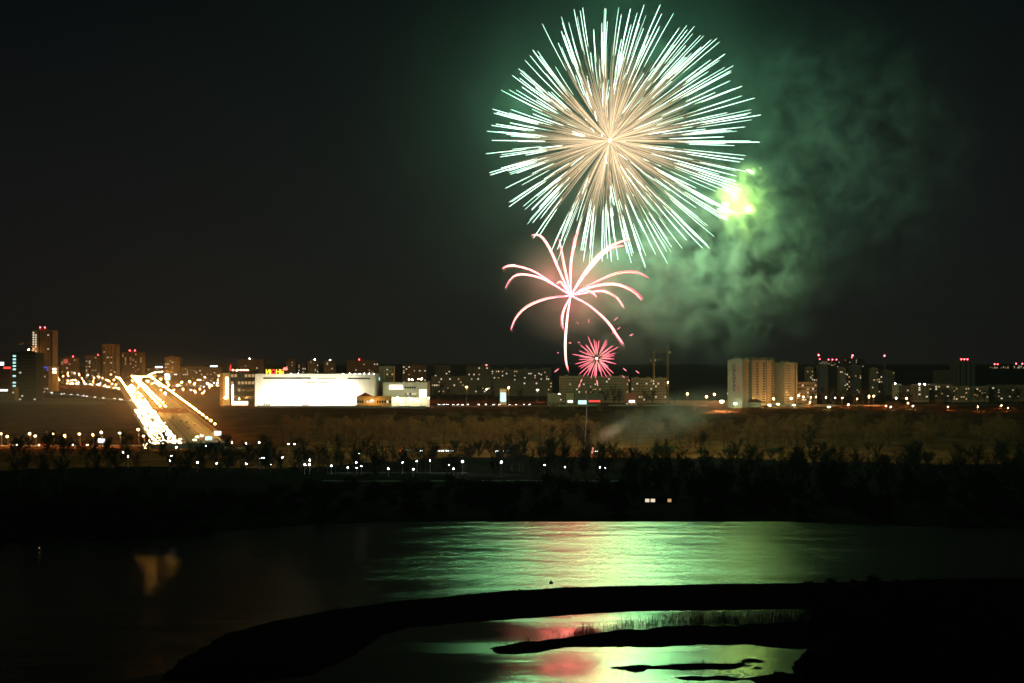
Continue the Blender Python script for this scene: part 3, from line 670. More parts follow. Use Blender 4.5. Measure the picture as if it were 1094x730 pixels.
b = Bld('kiosk', 'small kiosk with a bluish white sign below the gap of the pale slabs', 'shop', 668, 681, 421, 1515, wall='redwall', depth=7); b.part('sign', (7, -.2, 4.4), (6, .3, 2.2), G['sign_white']); b.windows(1, 3, lit=.5, z0=.6, z1=3.2, mats=('win_warm',))
b = Bld('garage_hut', 'pale hut with a single blue lamp at the left end of the white fence', 'hut', 585, 598, 421.5, 1510, wall='panel', depth=8); b.windows(1, 3, lit=0, z0=1, z1=4); b.beacons((.98,), .4, .4, 'white_big', 'roof_light')
b = Bld('lit_kiosk', 'white lit kiosk under the second tall orange terrace lamp', 'kiosk', 534, 541, 416.5, 1540, wall='white', depth=6); b.part('lit_front', (3.6, -.2, b.h * .5), (5.5, .3, b.h * .6), G['win_cyan'])
def fence(label, x0, x1, d, hh, m, n=24):
    p0 = Vector((gx(x0, d), d, h1(gx(x0, d), d))); ln = gx(x1, d) - p0.x
    o = empty('fence', p0, label, 'fence'); mb = MB(); k = 12
    for i in range(k):
        xa, xb = ln * i / k, ln * (i + 1) / k; za = h1(p0.x + (xa + xb) / 2, d) - p0.z; mb.box(((xa + xb) / 2, 0, za + hh / 2), (xb - xa - .02, .14, hh))
    mb.build('panel', m, o); pb = MB(); pb.box((0, 0, hh / 2), (.3, .3, hh + .3)); pm = pb.mesh('post', M['concrete'])
    for i in range(n + 1): xx = ln * i / n; link('post', pm, o, (xx, -.16, h1(p0.x + xx, d) - p0.z))
fence('long white fence on the terrace edge under the pale slab', 592, 641, 1490, 2.2, M['panel'])
fence('white fence running on from the gap toward the crane yard', 650, 705, 1492, 1.6, M['panel'])
fence('reddish fence of the building site left of the tall block', 716, 779, 1530, 4.5, M['brick'])
fence('greenish yard fence right of the dark roofed house', 818, 890, 1470, 2.4, M['concrete'])

# the tall lettered block
A0, A1, A2, A3, A4 = (780, 1452), (793, 1446), (833, 1532), (834, 1516), (847.3, 1530)
B0 = Bld('apartment_block', 'tall pale block with black letters and red digits on its end wall', 'apartment block', 780, 793, 384.8, 1452, 1446, wall='pale', depth=20)
H = B0.h; root = B0.o; inv = Matrix.Rotation(-root.rotation_euler.z, 4, 'Z')
def loc(px, d, z=0): return inv @ (Vector((gx(px, d), d, z)) - Vector((root.location.x, root.location.y, 0)))
nsec = 5; p0 = Vector((gx(793, 1450), 1450, 0)); p1 = Vector((gx(833.5, 1545), 1545, 0)); uu = (p1 - p0) / nsec
nrm = Vector((uu.y, -uu.x, 0)).normalized(); wz = math.atan2(uu.y, uu.x) - root.rotation_euler.z
for k in range(nsec):
    q0 = p0 + uu * k + nrm * (1.2 * (k % 2)); cen = q0 + uu * .5 - nrm * 8
    c_ = inv @ (cen - Vector((root.location.x, root.location.y, 0)))
    b = MB(); b.box((0, 0, H / 2 - 1.5), (uu.length - .1, 16, H + 3 + .2 * (k % 2))); sec = b.build('wall_section', M['pale'], root, c_, wz)
    b = MB(); b.box((0, 0, H + 1.4), (uu.length * .5, 8, 2.6)); b.build('roof_hut', M['concrete'], sec)
    b = MB(); b.box((-uu.length / 2 + .9, -8.25, H / 2), (1.3, .5, H - .5)); b.build('pilaster', M['concrete'], sec)
    wm_ = win_mesh(2.6, 1.5, M['glass'])
    cnt = 0; rest = MB()
    for r in range(16):
        for xq in (.18, .34):
            P = (uu.length * xq, -8.06, 3 + (r + .5) * (H - 5) / 16)
            if xq > .3: link('window', wm_, sec, P)
            else: rest.box(P, (2.2, .14, 1.4))
    o = rest.build('balcony_window', M['glass'], sec)
    b = MB(); b.box((uu.length * .26, -8.5, H / 2), (6.4, .9, H - 4)); 
    for r in range(16): pass
b = MB(); tx0 = Vector((gx(833.6, 1518), 1518, 0)); tx1 = Vector((gx(847.3, 1528), 1528, 0)); tu = tx1 - tx0; cz = inv @ ((tx0 + tx1) / 2 + Vector((0, 9, 0)) - Vector((root.location.x, root.location.y, 0)))
Ht = at(840, 387.5, 1523).z - root.location.z
b.box((0, 0, Ht / 2 - 1.5), (tu.length, 18, Ht + 3)); tw = b.build('tower_section', M['pale'], root, cz, math.atan2(tu.y, tu.x) - root.rotation_euler.z)
wm_ = win_mesh(1.1, 1.2, M['glass'])
for r in range(15):
    for q in range(4): link('window', wm_, tw, (-tu.length / 2 + 1.6 + q * 2.0, -9.06, 3 + (r + .5) * (Ht - 5) / 15))
b = MB(); b.box((tu.length / 2 - 3.4, -9.2, Ht / 2), (.8, .4, Ht - 1)); b.build('dark_strip', M['darkwall'], tw)
b = MB(); b.box((0, 0, Ht + 1), (7, 7, 2)); b.build('roof_hut', M['concrete'], tw)
M['black'] = mat('black_paint', (.02, .02, .02), .7, .1); M['redpaint'] = mat('red_paint', (.55, .04, .03), .7, .1)
for k, ch in enumerate('СИБИРЯК'): letter(root, 'wall_letter', ch, 4.6, (4.2, -.1, H - 8.2 - k * 3.95), M['black'], .06)
for k, ch in enumerate('299'): letter(root, 'wall_digit', ch, 4.2, (8.7, -.1, H - 8.4 - k * 3.3), M['redpaint'], .06)
for k, ch in enumerate('11'): letter(root, 'wall_digit', ch, 4.2, (8.7, -.1, H - 20.2 - k * 3.3), M['redpaint'], .06)
for k, ch in enumerate('98'): letter(root, 'wall_digit', ch, 4.2, (8.7, -.1, H - 28.5 - k * 3.3), M['redpaint'], .06)
b = Bld('roofed_house', 'small pale house with a dark red hip roof before the tall block', 'house', 794.5, 814.5, 430, 1462, wall='panel', depth=11, parapet=False)
b.windows(1, 7, lit=0, z0=.8, z1=b.h - .3, w=1.1, hh=1.4)
e_ = 1.2; lx, ly = b.len, b.depth
mb = MB(); mb.add([(-e_, -e_, 0), (lx + e_, -e_, 0), (lx + e_, ly + e_, 0), (-e_, ly + e_, 0), (5, ly / 2, 3.4), (lx - 5, ly / 2, 3.4)], [(0, 1, 5, 4), (1, 2, 5), (2, 3, 4, 5), (3, 0, 4), (3, 2, 1, 0)]); mb.build('roof', M['redroof'], b.o, (0, 0, b.h + .01))
b = Bld('apartment_block', 'low orange lit block joining the tall block on its right', 'apartment block', 848, 872.5, 408.8, 1560, wall='panel', depth=14)
b.windows(5, 9, lit=.16, seed=41)
# three pairs of towers to the right
for k, (x0, x1, x2, x3, y0, y1) in enumerate(((862, 868.8, 875.5, 884.5, 393, 390.5), (897, 903.8, 910.5, 920, 393.5, 391), (931.3, 938, 945, 955.5, 394, 397))):
    od = ('first', 'second', 'third')[k]
    b = Bld('apartment_tower', f'slim pale tower of the {od} tower pair right of the tall block', 'apartment tower', x0, x1, y0, 1800, wall='panel', depth=14)
    b.windows(13, 4, lit=.1, seed=42 + k); b.roof_hut(.5, 4, 2)
    b = Bld('apartment_tower', f'dark blue striped broad tower of the {od} tower pair right of the tall block', 'apartment tower', x2, x3, y1, 1830, wall='brick', depth=18)
    b.windows(13, 4, lit=.07, seed=52 + k, x0=b.len * .3); b.stairs((.12,), 3.0, 'bluewall').roof_hut(.4, 6, 2.5)
    b = Bld('apartment_block', f'low connecting block with warm windows inside the {od} tower pair', 'apartment block', x1 + .2, x2 - .2, (402, 398, 398)[k], 1840, wall='greywall', depth=12); b.windows(8, 3, lit=.25, seed=62 + k)
b = Bld('ribbed_building', 'small bluish white building right of the third tower pair', 'building', 955.8, 963, 411, 1700, wall='white', depth=12); b.bands(6, 'greywall', hh=.5); b.beacons((.2,), 1.0, .5, 'white')
b = Bld('housing_slab', 'dark brown slab between the bluish white building and the yellow lit block', 'apartment block', 963.5, 976, 413, 1680, wall='brick', depth=14); b.windows(5, 5, lit=.12, seed=71)
b = Bld('apartment_block', 'yellow lit block with two white lamps on its roof', 'apartment block', 976.3, 992, 412, 1600, wall='panel', depth=14); b.windows(6, 4, lit={(4, 1), (5, 1), (2, 1), (1, 3)}, seed=72, mats=('win_warm', 'win_white')); b.beacons((.45, .8), 1.6, .6, 'white', 'roof_light')
b = Bld('apartment_block', 'orange brown block right of the yellow lit block', 'apartment block', 992.3, 1017, 411, 1620, wall='brick', depth=14); b.windows(6, 8, lit=.14, seed=73)
b = Bld('apartment_block', 'pale block with many warm windows below the red lamped tower', 'apartment block', 1018, 1036, 413.3, 1600, wall='panel', depth=13); b.windows(6, 7, lit=.3, seed=74, mats=('win_warm', 'win_white'))
b = Bld('apartment_block', 'pale block with warm windows next to the red brown long slab', 'apartment block', 1037.2, 1056, 413.6, 1602, wall='panel', depth=13); b.windows(6, 7, lit=.17, seed=75)
b = Bld('housing_slab', 'long red brown slab reaching the picture edge', 'apartment block', 1056.5, 1110, 412.5, 1620, wall='brick', depth=14); b.windows(6, 18, lit=.06, seed=76, dark=False); [b.roof_hut(f, 2, 1.6) for f in np.linspace(.05, .95, 9)]
b = Bld('apartment_tower', 'wide dark tower with three red lamps on its roof', 'apartment tower', 1020, 1041.5, 386.5, 1900, wall='greywall', depth=20); b.windows(16, 6, lit=0, seed=77); b.stairs((.28, .55, .8), 1.8, 'darkwall').beacons((.4, .55, .7), 3.2, .85)
b = Bld('apartment_block', 'dim brown block left of the wide three lamped tower', 'apartment block', 1000.5, 1019.6, 396.5, 1950, wall='brick', depth=16); b.windows(10, 6, lit=0, seed=78)
# buildings on the far hill
for lb, x0, x1, yt, d, bc in (('far hill block with two red lamps left of a long lit slab', 871, 884, 385.5, 4700, (.4,)), ('far hill slab with a row of small red lamps', 885, 897, 386, 4700, (.05, .4, .75)),
                              ('far long hill slab with an orange lit end above the tower pairs', 902, 923, 383.6, 4700, (.4,)), ('far hill block with red roof lamps behind the dark trees at the edge', 1057, 1078, 391, 4300, (.3, .45)), ('far hill block nearest the picture edge with red lamps', 1083, 1094, 390.5, 4300, (.3, .9))):
    b = Bld('hill_block', lb, 'apartment block', x0, x1, yt, d, wall='brick', depth=20); b.windows(4, 9, lit=.28, seed=int(x0), dark=False, w=2.2, hh=2.0); b.beacons(bc, 5, 1.7)
b = Bld('chimney_mast', 'tall thin red mast with a red lamp beside the third tower pair', 'mast', 944.4, 945.8, 381.5, 1860, wall='brick', depth=2, parapet=False); b.beacons((.5,), 1.5, 1.0); b.part('service_ring', (b.len / 2, 1, b.h * .8), (b.len + 1, 3, .5), M['metal'])
b = Bld('beacon_mast', 'thin mast with a red lamp over the first tower pair', 'mast', 874.2, 875.2, 380.5, 1860, wall='metal', depth=1, parapet=False); b.beacons((.5,), 1.2, 1.0); b.part('service_ring', (b.len / 2, .5, b.h * .8), (b.len + 1, 2, .4), M['metal'])
b = Bld('beacon_mast', 'thin mast with a red lamp over the second tower pair', 'mast', 910.4, 911.4, 381, 1860, wall='metal', depth=1, parapet=False); b.beacons((.5,), 1.2, 1.0); b.part('service_ring', (b.len / 2, .5, b.h * .8), (b.len + 1, 2, .4), M['metal'])

# cranes
def crane(px, ytop, yjib, d, jib0, jib1, label):
    x = gx(px, d); z0 = h1(x, d); H_ = at(px, ytop, d).z - z0; zj = at(px, yjib, d).z - z0
    o = empty('tower_crane', (x, d, z0), label, 'tower crane'); r = .9
    def lattice(p, q, r, n):
        mb = MB(); p, q = Vector(p), Vector(q); ax = (q - p).normalized(); a = ax.cross(Vector((0, 1, 0)) if abs(ax.y) < .9 else Vector((1, 0, 0))).normalized(); bb = ax.cross(a); cs = [a * r + bb * r, -a * r + bb * r, -a * r - bb * r, a * r - bb * r]
        for k in cs: mb.tube([p + k, q + k], [.16, .16], 4)
        for i in range(n):
            s0, s1 = p.lerp(q, i / n), p.lerp(q, (i + 1) / n)
            for k in range(4): mb.tube([s0 + cs[k], s1 + cs[(k + 1) % 4]], [.09, .09], 3)
        return mb
    lattice((0, 0, 0), (0, 0, H_), r, 14).build('mast', M['crane'], o)
    lattice((jib0, 0, zj), (jib1, 0, zj), .8, 16).build('jib', M['crane'], o)
    mb = MB(); mb.box((jib0 + 1.5 if abs(jib0) < abs(jib1) else jib1 - 1.5, 0, zj - 1.4), (3, 1.6, 2.4)); mb.build('counterweight', M['concrete'], o)
    mb = MB(); mb.box((1.6, -.6, zj - 1.2), (1.6, 1.6, 2.2)); mb.build('cab', M['white'], o)
    mb = MB(); mb.tube([(0, 0, H_), (jib1 * .8, 0, zj + .8)], [.06, .06], 3); mb.tube([(0, 0, H_), (jib0 * .8, 0, zj + .8)], [.06, .06], 3); mb.build('tie_rod', M['metal'], o)
crane(713.5, 369, 375.5, 1620, -16, 4, 'taller tower crane with its jib reaching back to the shorter one')
crane(698.5, 374.5, 384, 1640, -5, 9, 'shorter tower crane rising behind the shorter pale slab')
crane(33, 366, 366.5, 2080, -16, 38, 'faint tower crane behind the tallest tower on the skyline')
lamp_px(30.8, 373, 2040, 'bright crane site lamp glaring beside the tallest tower', None, lo=20, hi=90, style='mast', bulb='sodium', br=.4, name='site_lamp')

for px, d in ((413, 1468), (425, 1471), (437, 1470), (449, 1469), (458, 1476)):
    lamp(gx(px, d), d, 9, 'added lamp lighting the front of the bright low shop', 'added lamps before the low shop', bulb='added_flood', br=.36)  # lamps added to brighten the shop and the site wall
lamp(gx(241, 1482), 1482, 8, 'added sodium lamp lighting the gold portal', None, bulb='sodium_big', br=.42)  # lamp added to light the portal golden
lamp(gx(256, 1484), 1484, 7, 'sodium lamp standing before the glass annex', None, bulb='sodium', br=.36)
lamp(gx(771, 1412), 1412, 10, 'added floodlight turned on the lettered end wall of the tall block', None, bulb='added_flood', br=.75, style='mast', name='floodlight')  # floodlight added to brighten the end wall
lamp(gx(806, 1475), 1475, 7, 'sodium lamp behind the dark roofed house at the foot of the tall block', None, bulb='sodium', br=.30)
lamp(gx(826, 1500), 1500, 7, 'sodium lamp at the foot of the middle of the tall block', None, bulb='sodium', br=.34)
# cabin by the river, buoy
x, y = gx(700, 690), 690.0
b = Bld('river_cabin', 'dark riverside cabin with two white windows and one yellow window', 'cabin', 686, 719, 530.5, 672, wall='tar', depth=7, parapet=False)
for px, m_, wd in ((691.3, 'win_white', 1.9), (697.3, 'win_white', 2.0), (715, 'win_warm', 1.7)):
    b.part('window', ((px - 686) / 33 * b.len, -.1, b.h - 1.9), (wd, .2, 1.5), G[m_])
mb = MB(); mb.add([(-.6, -1, 0), (b.len + .6, -1, 0), (b.len + .6, 8, 0), (-.6, 8, 0), (-.6, 3.5, 2.2), (b.len + .6, 3.5, 2.2)], [(0, 1, 5, 4), (2, 3, 4, 5), (0, 4, 3), (1, 2, 5), (3, 2, 1, 0)]); mb.build('roof', M['tar'], b.o, (0, 0, b.h + .02))
bx_, by_ = wpt(588.5, 623.5); bu = empty('river_buoy', (bx_, by_, 0), 'small black buoy floating alone in the bright river', 'buoy')
mb = MB(); mb.tube([(0, 0, -.4), (0, 0, .3), (0, 0, .6)], [.7, .75, .4], 8, True); mb.build('float', M['darkwall'], bu)
mb = MB(); mb.tube([(0, 0, .6), (0, 0, 1.3)], [.28, .1], 6, True); mb.build('top_mark', M['darkwall'], bu)
bx_, by_ = wpt(42, 589); bu = empty('river_buoy', (bx_, by_, 0), 'lit buoy with a faint orange lamp by the far dark shore', 'buoy')
mb = MB(); mb.tube([(0, 0, -.4), (0, 0, .3), (0, 0, .6)], [.7, .75, .4], 8, True); mb.build('float', M['redwall'], bu)
mb = MB(); mb.ball((0, 0, 1.2), .22); mb.build('lamp', G['win_warm'], bu); mb = MB(); mb.tube([(0, 0, .6), (0, 0, 1.1)], [.1, .08], 4); mb.build('mast', M['metal'], bu)

# billboards near the road
for px, py, d, m_, lb in ((108.5, 471, 1000, 'sign_white', 'white lit billboard under the embankment street lamps'), (232.5, 463, 1010, 'sign_white', 'white lit billboard right of the lamp row end'), (223, 468.5, 1000, 'cyan_sign', 'dim bluish billboard low at the end of the lamp row')):
    p = at(px, py, d); zg = h1(p.x, p.y); o = empty('billboard', (p.x, p.y, zg), lb, 'billboard'); hh = max(4, p.z - zg)
    mb = MB(); mb.box((0, 0, hh), (4.6, .4, 2.6)); mb.build('screen', G[m_], o); mb = MB(); mb.tube([(0, .25, 0), (0, .25, hh)], [.25, .2], 5); mb.build('post', M['metal'], o)

# ------------------------------------------------------------------ cars
def car_parts(k):
    b = MB()
    prof = [(-2.2, .35), (-2.2, .85), (-1.2, .98), (-.5, 1.48), (.9, 1.5), (1.7, 1.0), (2.15, .95), (2.2, .35)]
    n = len(prof); b.add([(-.85, y, z) for y, z in prof] + [(.85, y, z) for y, z in prof], [tuple(range(n)), tuple(range(2 * n - 1, n - 1, -1))] + [(i, n + i, n + (i + 1) % n, (i + 1) % n) for i in range(n)])
    body = b.mesh('car', M['car'][k])
    g = MB(); g.box((0, .2, 1.2), (1.72, 1.5, .36)); glass = g.mesh('glazing', M['glass'])
    wm = MB(); wm.tube([(-.1, 0, 0), (.1, 0, 0)], [.33, .33], 10, True); wheel = wm.mesh('wheel', M['rubber'])
    return body, glass, wheel
CP = [car_parts(k) for k in range(3)]
hl = MB(); hl.ball((0, 0, 0), .2, 6, 4); HL = hl.mesh('headlight', G['headlight'])
tl = MB(); tl.box((0, 0, 0), (.42, .08, .2)); TL = tl.mesh('tail_light', G['tail'])
hw = MB(); hw.ball((0, 0, 0), .17, 6, 4); HLW = hw.mesh('headlight', G['dim_white'])
def car(p, rz, label, group, front=True, small=True, white=False):
    bd, gl, wh = CP[random.randrange(3)]
    o = link('car', bd, None, p, rz); tag(o, label, 'car', group)
    if front or not small:
        for s in (-1, 1): link('headlight', HLW if white else HL, o, (s * .62, -2.22, .7))
    if not front or not small:
        for s in (-1, 1): link('tail_light', TL, o, (s * .6, 2.24, .78))
    if not small:
        link('glazing', gl, o)
        for s in (-1, 1):
            for y in (-1.4, 1.4): link('wheel', wh, o, (s * .82, y, .33))
    return o
th = math.atan2(377.0, 1270.0)
for k in range(34):
    px = random.triangular(150, 200, 176); d = 985 + random.uniform(-8, 30); x = gx(px, d)
    car((x, d, max(h1(x, d) + .52, road_z(d) + .01 if abs(x - road_c(d)) < RW else 0)), random.uniform(-.5, .5), 'car with glaring headlights turning at the junction below the jam', 'cars at the junction', small=False)
for off in (-20.5, -17, -13.2, -9.4, -5.6):
    d = 1000 + random.uniform(0, 8)
    while d < 2050:
        p = road_pt(d, off + random.uniform(-.9, .9), .01)
        if not (d > 1400 and off < -16): car(p, th + random.uniform(-.02, .02), 'car with glaring headlights in the jam on the oncoming carriageway', 'cars jammed on the main road', small=d > 1060)
        d += random.uniform(9, 14) if d < 1230 else (random.uniform(20, 34) if d < 1600 else random.uniform(50, 90))
for off in (7, 11, 15, 19):
    d = 1000 + random.uniform(0, 60)
    while d < 2200:
        car(road_pt(d, off, .01), th, 'car with red tail lights driving away on the golden carriageway', 'cars driving away on the main road', front=False, small=d > 1060); d += random.uniform(60, 170)
for pts, step, lb, gp in ((RAMP, 1, 'car with white headlights queuing on the slip road past the grey lot', 'cars queuing on the slip road'), (UPPER, 1, 'car with headlights on the far avenue below the towers', 'cars on the far avenue')):
    for i in range(len(pts) - 1):
        for k in range(1):
            t = random.random(); p = pts[i].lerp(pts[i + 1], t); dv = pts[i + 1] - pts[i]
            if i / len(pts) < .2 and random.random() < .5: continue
            car(p + Vector((random.choice((-3, 0, 3)), 0, 1.21 if pts is RAMP else 1.51)), random.uniform(-.4, .4), lb, gp, white=pts is RAMP)
for k in range(14):
    px = random.choice((random.uniform(158, 172), random.uniform(172, 190), random.uniform(10, 130), random.uniform(196, 228)))
    i = min(range(len(EMB)), key=lambda j: abs(547 + EMB[j].x / EMB[j].y * F - px)); p = EMB[i]
    car(p + Vector((random.uniform(-4, 4), random.uniform(-3, 3), .51)), math.pi / 2 + (math.pi if k % 2 else 0), 'car crossing on the embankment street at the foot of the main road', 'cars on the embankment street', small=False)
for px in (470, 474, 478, 484, 489, 494, 501, 512, 519, 528, 534, 545, 551, 560, 566, 598, 612):
    d = 1512 + random.uniform(-3, 3); x = gx(px, d); car((x, d, h1(x, d) + .5), random.uniform(-.5, .5), 'car with small white lights on the terrace edge under the tall lamps', 'cars parked on the terrace edge', white=True)
for px in (431, 434.5, 438.5, 443.5, 447, 451.5, 470, 474, 479, 484, 532, 538, 543, 638):
    p = at(px, 476.5 if px < 500 else 479.5, 960); x, d = p.x, 960.0
    car((x, d, h1(x, d) + .02), math.pi / 2 * (1 if px < 450 else -.2), 'car with small lamps parked among the willows behind the park', 'cars parked among the willows', front=px > 450, white=True)

# ------------------------------------------------------------------ trees
def tree_meshes(seed, hh, spread, mt, twigs, kind='bare', twr=.035):
    rs = random.Random(seed); tr = MB(); cr = MB(); tips = []
    lean = Vector((rs.uniform(-.06, .06), rs.uniform(-.06, .06), 1))
    top = lean * hh * .8
    tr.tube([(0, 0, -.6), tuple(lean * hh * .2), tuple(lean * hh * .5), tuple(top)], [hh * .02, hh * .016, hh * .010, .03], 5)
    nb = 14
    for i in range(nb):
        t = rs.uniform(.12 if kind != 'poplar' else .1, .78); p = lean * hh * t; a = rs.uniform(0, 6.283); L_ = spread * (1.15 - .6 * abs(t - .42) / .4) * rs.uniform(.6, 1.1)
        up = rs.uniform(.5, 1.4) if kind != 'poplar' else rs.uniform(2, 3)
        dv = Vector((math.cos(a), math.sin(a), up)).normalized()
        m_ = p + dv * L_ * .5; e_ = m_ + (dv + Vector((0, 0, .35))).normalized() * L_ * .6
        tr.tube([p, m_, e_], [hh * .0075, hh * .005, .02], 3); tips += [(p, m_), (m_, e_), (m_, e_), (e_, e_ + dv * L_ * .25)]
    for _ in range(twigs):
        a, b_ = rs.choice(tips); p = a.lerp(b_, rs.random()); L_ = spread * rs.uniform(.14, .38)
        dv = Vector((rs.gauss(0, 1), rs.gauss(0, 1), rs.gauss(.7, .7))).normalized(); q = p + dv * L_
        if q.z < .4: continue
        s = dv.cross(Vector((rs.gauss(0, 1), rs.gauss(0, 1), rs.gauss(0, 1)))).normalized() * twr * rs.uniform(.6, 1.6)
        cr.add([p - s, p + s, q], [(0, 1, 2)])
        for _k in range(3):
            p2 = p.lerp(q, rs.uniform(.3, 1)); d2 = (dv + Vector((rs.gauss(0, .6), rs.gauss(0, .6), rs.gauss(0, .6)))).normalized(); q2 = p2 + d2 * L_ * rs.uniform(.3, .6)
            cr.add([p2 - s * .8, p2 + s * .8, q2], [(0, 1, 2)])
    return tr.mesh('tree', M['bark']), cr.mesh('crown', mt)
def bush_meshes(seed, r, hh, mt, n, leaf=.3):
    rs = random.Random(seed); tr = MB(); cr = MB(); tips = []
    lobes = [(Vector((rs.uniform(-.7, .7) * r, rs.uniform(-.6, .6) * r, hh * rs.uniform(.3, .62))), rs.uniform(.28, .48)) for _ in range(7)]
    for _ in range(9):
        a = rs.uniform(0, 6.28); e_ = Vector((math.cos(a) * r * .7, math.sin(a) * r * .7, hh * rs.uniform(.5, .9))); tr.tube([(0, 0, -.3), tuple(e_ * .5 + Vector((0, 0, .1))), tuple(e_)], [.1, .06, .02], 3)
    for _ in range(n):
        cc, q = rs.choice(lobes); dv = Vector((rs.gauss(0, 1), rs.gauss(0, 1), rs.gauss(0, 1))).normalized() * rs.random() ** .35
        p = cc + Vector((dv.x * r * q * 1.5, dv.y * r * q * 1.5, dv.z * hh * q * 1.1))
        if p.z < 0: continue
        u = Vector((rs.gauss(0, 1), rs.gauss(0, 1), rs.gauss(0, 1))).normalized() * leaf; v = u.cross(Vector((rs.gauss(0, 1), rs.gauss(0, 1), rs.gauss(0, 1)))).normalized() * leaf * .6
        cr.add([p - u, p + v, p + u, p - v], [(0, 1, 2, 3)])
    return tr.mesh('shrub', M['bark']), cr.mesh('foliage', mt)
WILLOW = [tree_meshes(10 + k, 17, 6.5, M['twig_brown'], 520, twr=.07) for k in range(6)]
POPLAR = [tree_meshes(30 + k, 17, 3.2, M['twig_brown'], 300, 'poplar', twr=.06) for k in range(3)]
DARKT = [tree_meshes(50 + k, 14, 5.2, M['twig_dark'], 560, twr=.055) for k in range(6)]
SCRUB = [bush_meshes(70 + k, 3.4, 4.6, M['twig_dark'], 520, .34) for k in range(5)]
SLOPE = [bush_meshes(80 + k, 4.5, 6.0, M['twig_brown'], 380, .40) for k in range(5)]
EVER = [bush_meshes(90 + k, 5.0, 4.2, M['leaf'], 900, .32) for k in range(3)]
def plant(pool, x, y, s, name, part, label, cat, group, sz=1.0, z=None):
    tr, cr = random.choice(pool); rz = random.uniform(0, 6.28)
    o = link(name, tr, None, (x, y, h1(x, y) if z is None else z), rz, (s * random.uniform(.85, 1.15), s * random.uniform(.85, 1.15), s * sz)); tag(o, label, cat, group); link(part, cr, o); return o
R = random.uniform
# willows behind the field
for k in range(270):
    px = R(300, 1085); d = R(985, 1130)
    if 596 < px < 690 and d < 1010: d += 40
    pl = POPLAR if 640 < px < 715 and R(0, 1) < .7 else WILLOW
    plant(pl, gx(px, d), d, R(.7, 1.15), 'willow_tree', 'crown', 'bare brownish willow in the belt between the field and the brown slope', 'tree', 'bare willows behind the field')
for px, d, s in ((588, 965, .95), (602, 962, 1.0), (624, 955, 1.15), (560, 970, .9), (865, 955, 1.05), (752, 965, .85)):
    plant(DARKT, gx(px, d), d, s * 1.25, 'bare_tree', 'crown', 'taller dark bare tree standing at the near edge of the field', 'tree', 'dark trees at the field edge')
for px, d, s, lb in ((709, 955, 1.75, 'largest round evergreen bush on the pale field strip'), (750, 952, .8, 'small round evergreen bush next to the largest one'), (779, 950, .95, 'middle evergreen bush on the pale field strip'), (826, 945, 1.3, 'long low evergreen bush near the dark tree edge'), (800, 946, .8, 'small evergreen bush between the middle and long bushes')):
    plant(EVER, gx(px, d), d, s, 'evergreen_bush', 'foliage', lb, 'bush', None, .7)
# shrubs on the slope
for k in range(150):
    px = R(430, 1090); d = R(1190, 1470)
    plant(SLOPE, gx(px, d), d, R(.5, 1.25), 'slope_shrub', 'foliage', 'brown leafless shrub on the slope under the terrace edge', 'shrub', 'shrubs on the brown slope')
for px, d, s in ((631, 1542, 1.6), (646, 1545, 1.5), (640, 1540, 1.3), (656, 1535, 1.8), (662, 1540, 1.5), (690, 1540, 1.3), (697, 1538, 1.4), (612, 1550, 1.0), (680, 1545, .9), (720, 1510, 1.5), (473, 1560, 1.9), (468, 1555, 1.5), (480, 1570, 1.6), (512, 1600, 1.5), (555, 1590, 1.4), (880, 1520, 1.5), (890, 1515, 1.6), (900, 1530, 1.5), (912, 1525, 1.7), (922, 1530, 1.5), (868, 1520, 1.2),
                 (1008, 1520, 1.5), (1016, 1525, 1.6), (998, 1530, 1.4), (1045, 1530, 1.5), (1052, 1525, 1.3), (1080, 1530, 1.7), (1088, 1535, 1.6), (1066, 1540, 1.4), (960, 1540, 1.2), (972, 1545, 1.1)):
    plant(DARKT, gx(px, d), d, s * .85, 'street_tree', 'crown', 'dark bare street tree on the terrace before the housing', 'tree', 'street trees before the housing')
# dark park and shore trees
for k in range(215):
    px = R(-10, 660); d = R(775, 900) if px > 200 else R(700, 960)
    plant(DARKT, gx(px, d), d, R(.65, 1.15), 'bare_tree', 'crown', 'dark bare tree among the lamps of the riverside park', 'tree', 'bare trees in the riverside park')
for k in range(290):
    px = R(640, 1110); d = R(640, 860)
    if 678 < px < 726 and d < 684: d += 60
    plant(DARKT, gx(px, d), d, R(.6, 1.15), 'shore_tree', 'crown', 'dark bare tree in the dense belt on the far river bank', 'tree', 'dense trees on the far bank')
for k in range(290):
    px = R(-20, 1110); x_l = float(shore(gx(px, 620))); d = R(x_l + 8, x_l + 125)
    if d > 760 and px > 200: d = 755
    if 676 < px < 728: d = max(d, 688)
    plant(SCRUB, gx(px, d), d, R(.8, 1.5) if px > 200 else R(.9, 2.0), 'riverside_shrub', 'foliage', 'black leafless shrub in the thicket along the far waterline', 'shrub', 'shrubs along the far waterline')
# near right bank
for k in range(220):
    px = R(862, 1110); py = R(629, 745); x, y = wpt(px, py)
    if h1(x, y) < .2: continue
    plant(SCRUB, x, y, R(.35, .75), 'bank_shrub', 'foliage', 'black shrub in the thicket on the near right bank', 'shrub', 'shrubs on the near bank')
for k in range(26):
    px = R(890, 1110); py = R(640, 730); x, y = wpt(px, py)
    if h1(x, y) < .2: continue
    plant(DARKT, x, y, R(.2, .4), 'bank_tree', 'crown', 'dark bare tree over the thicket on the near right bank', 'tree', 'trees on the near bank')

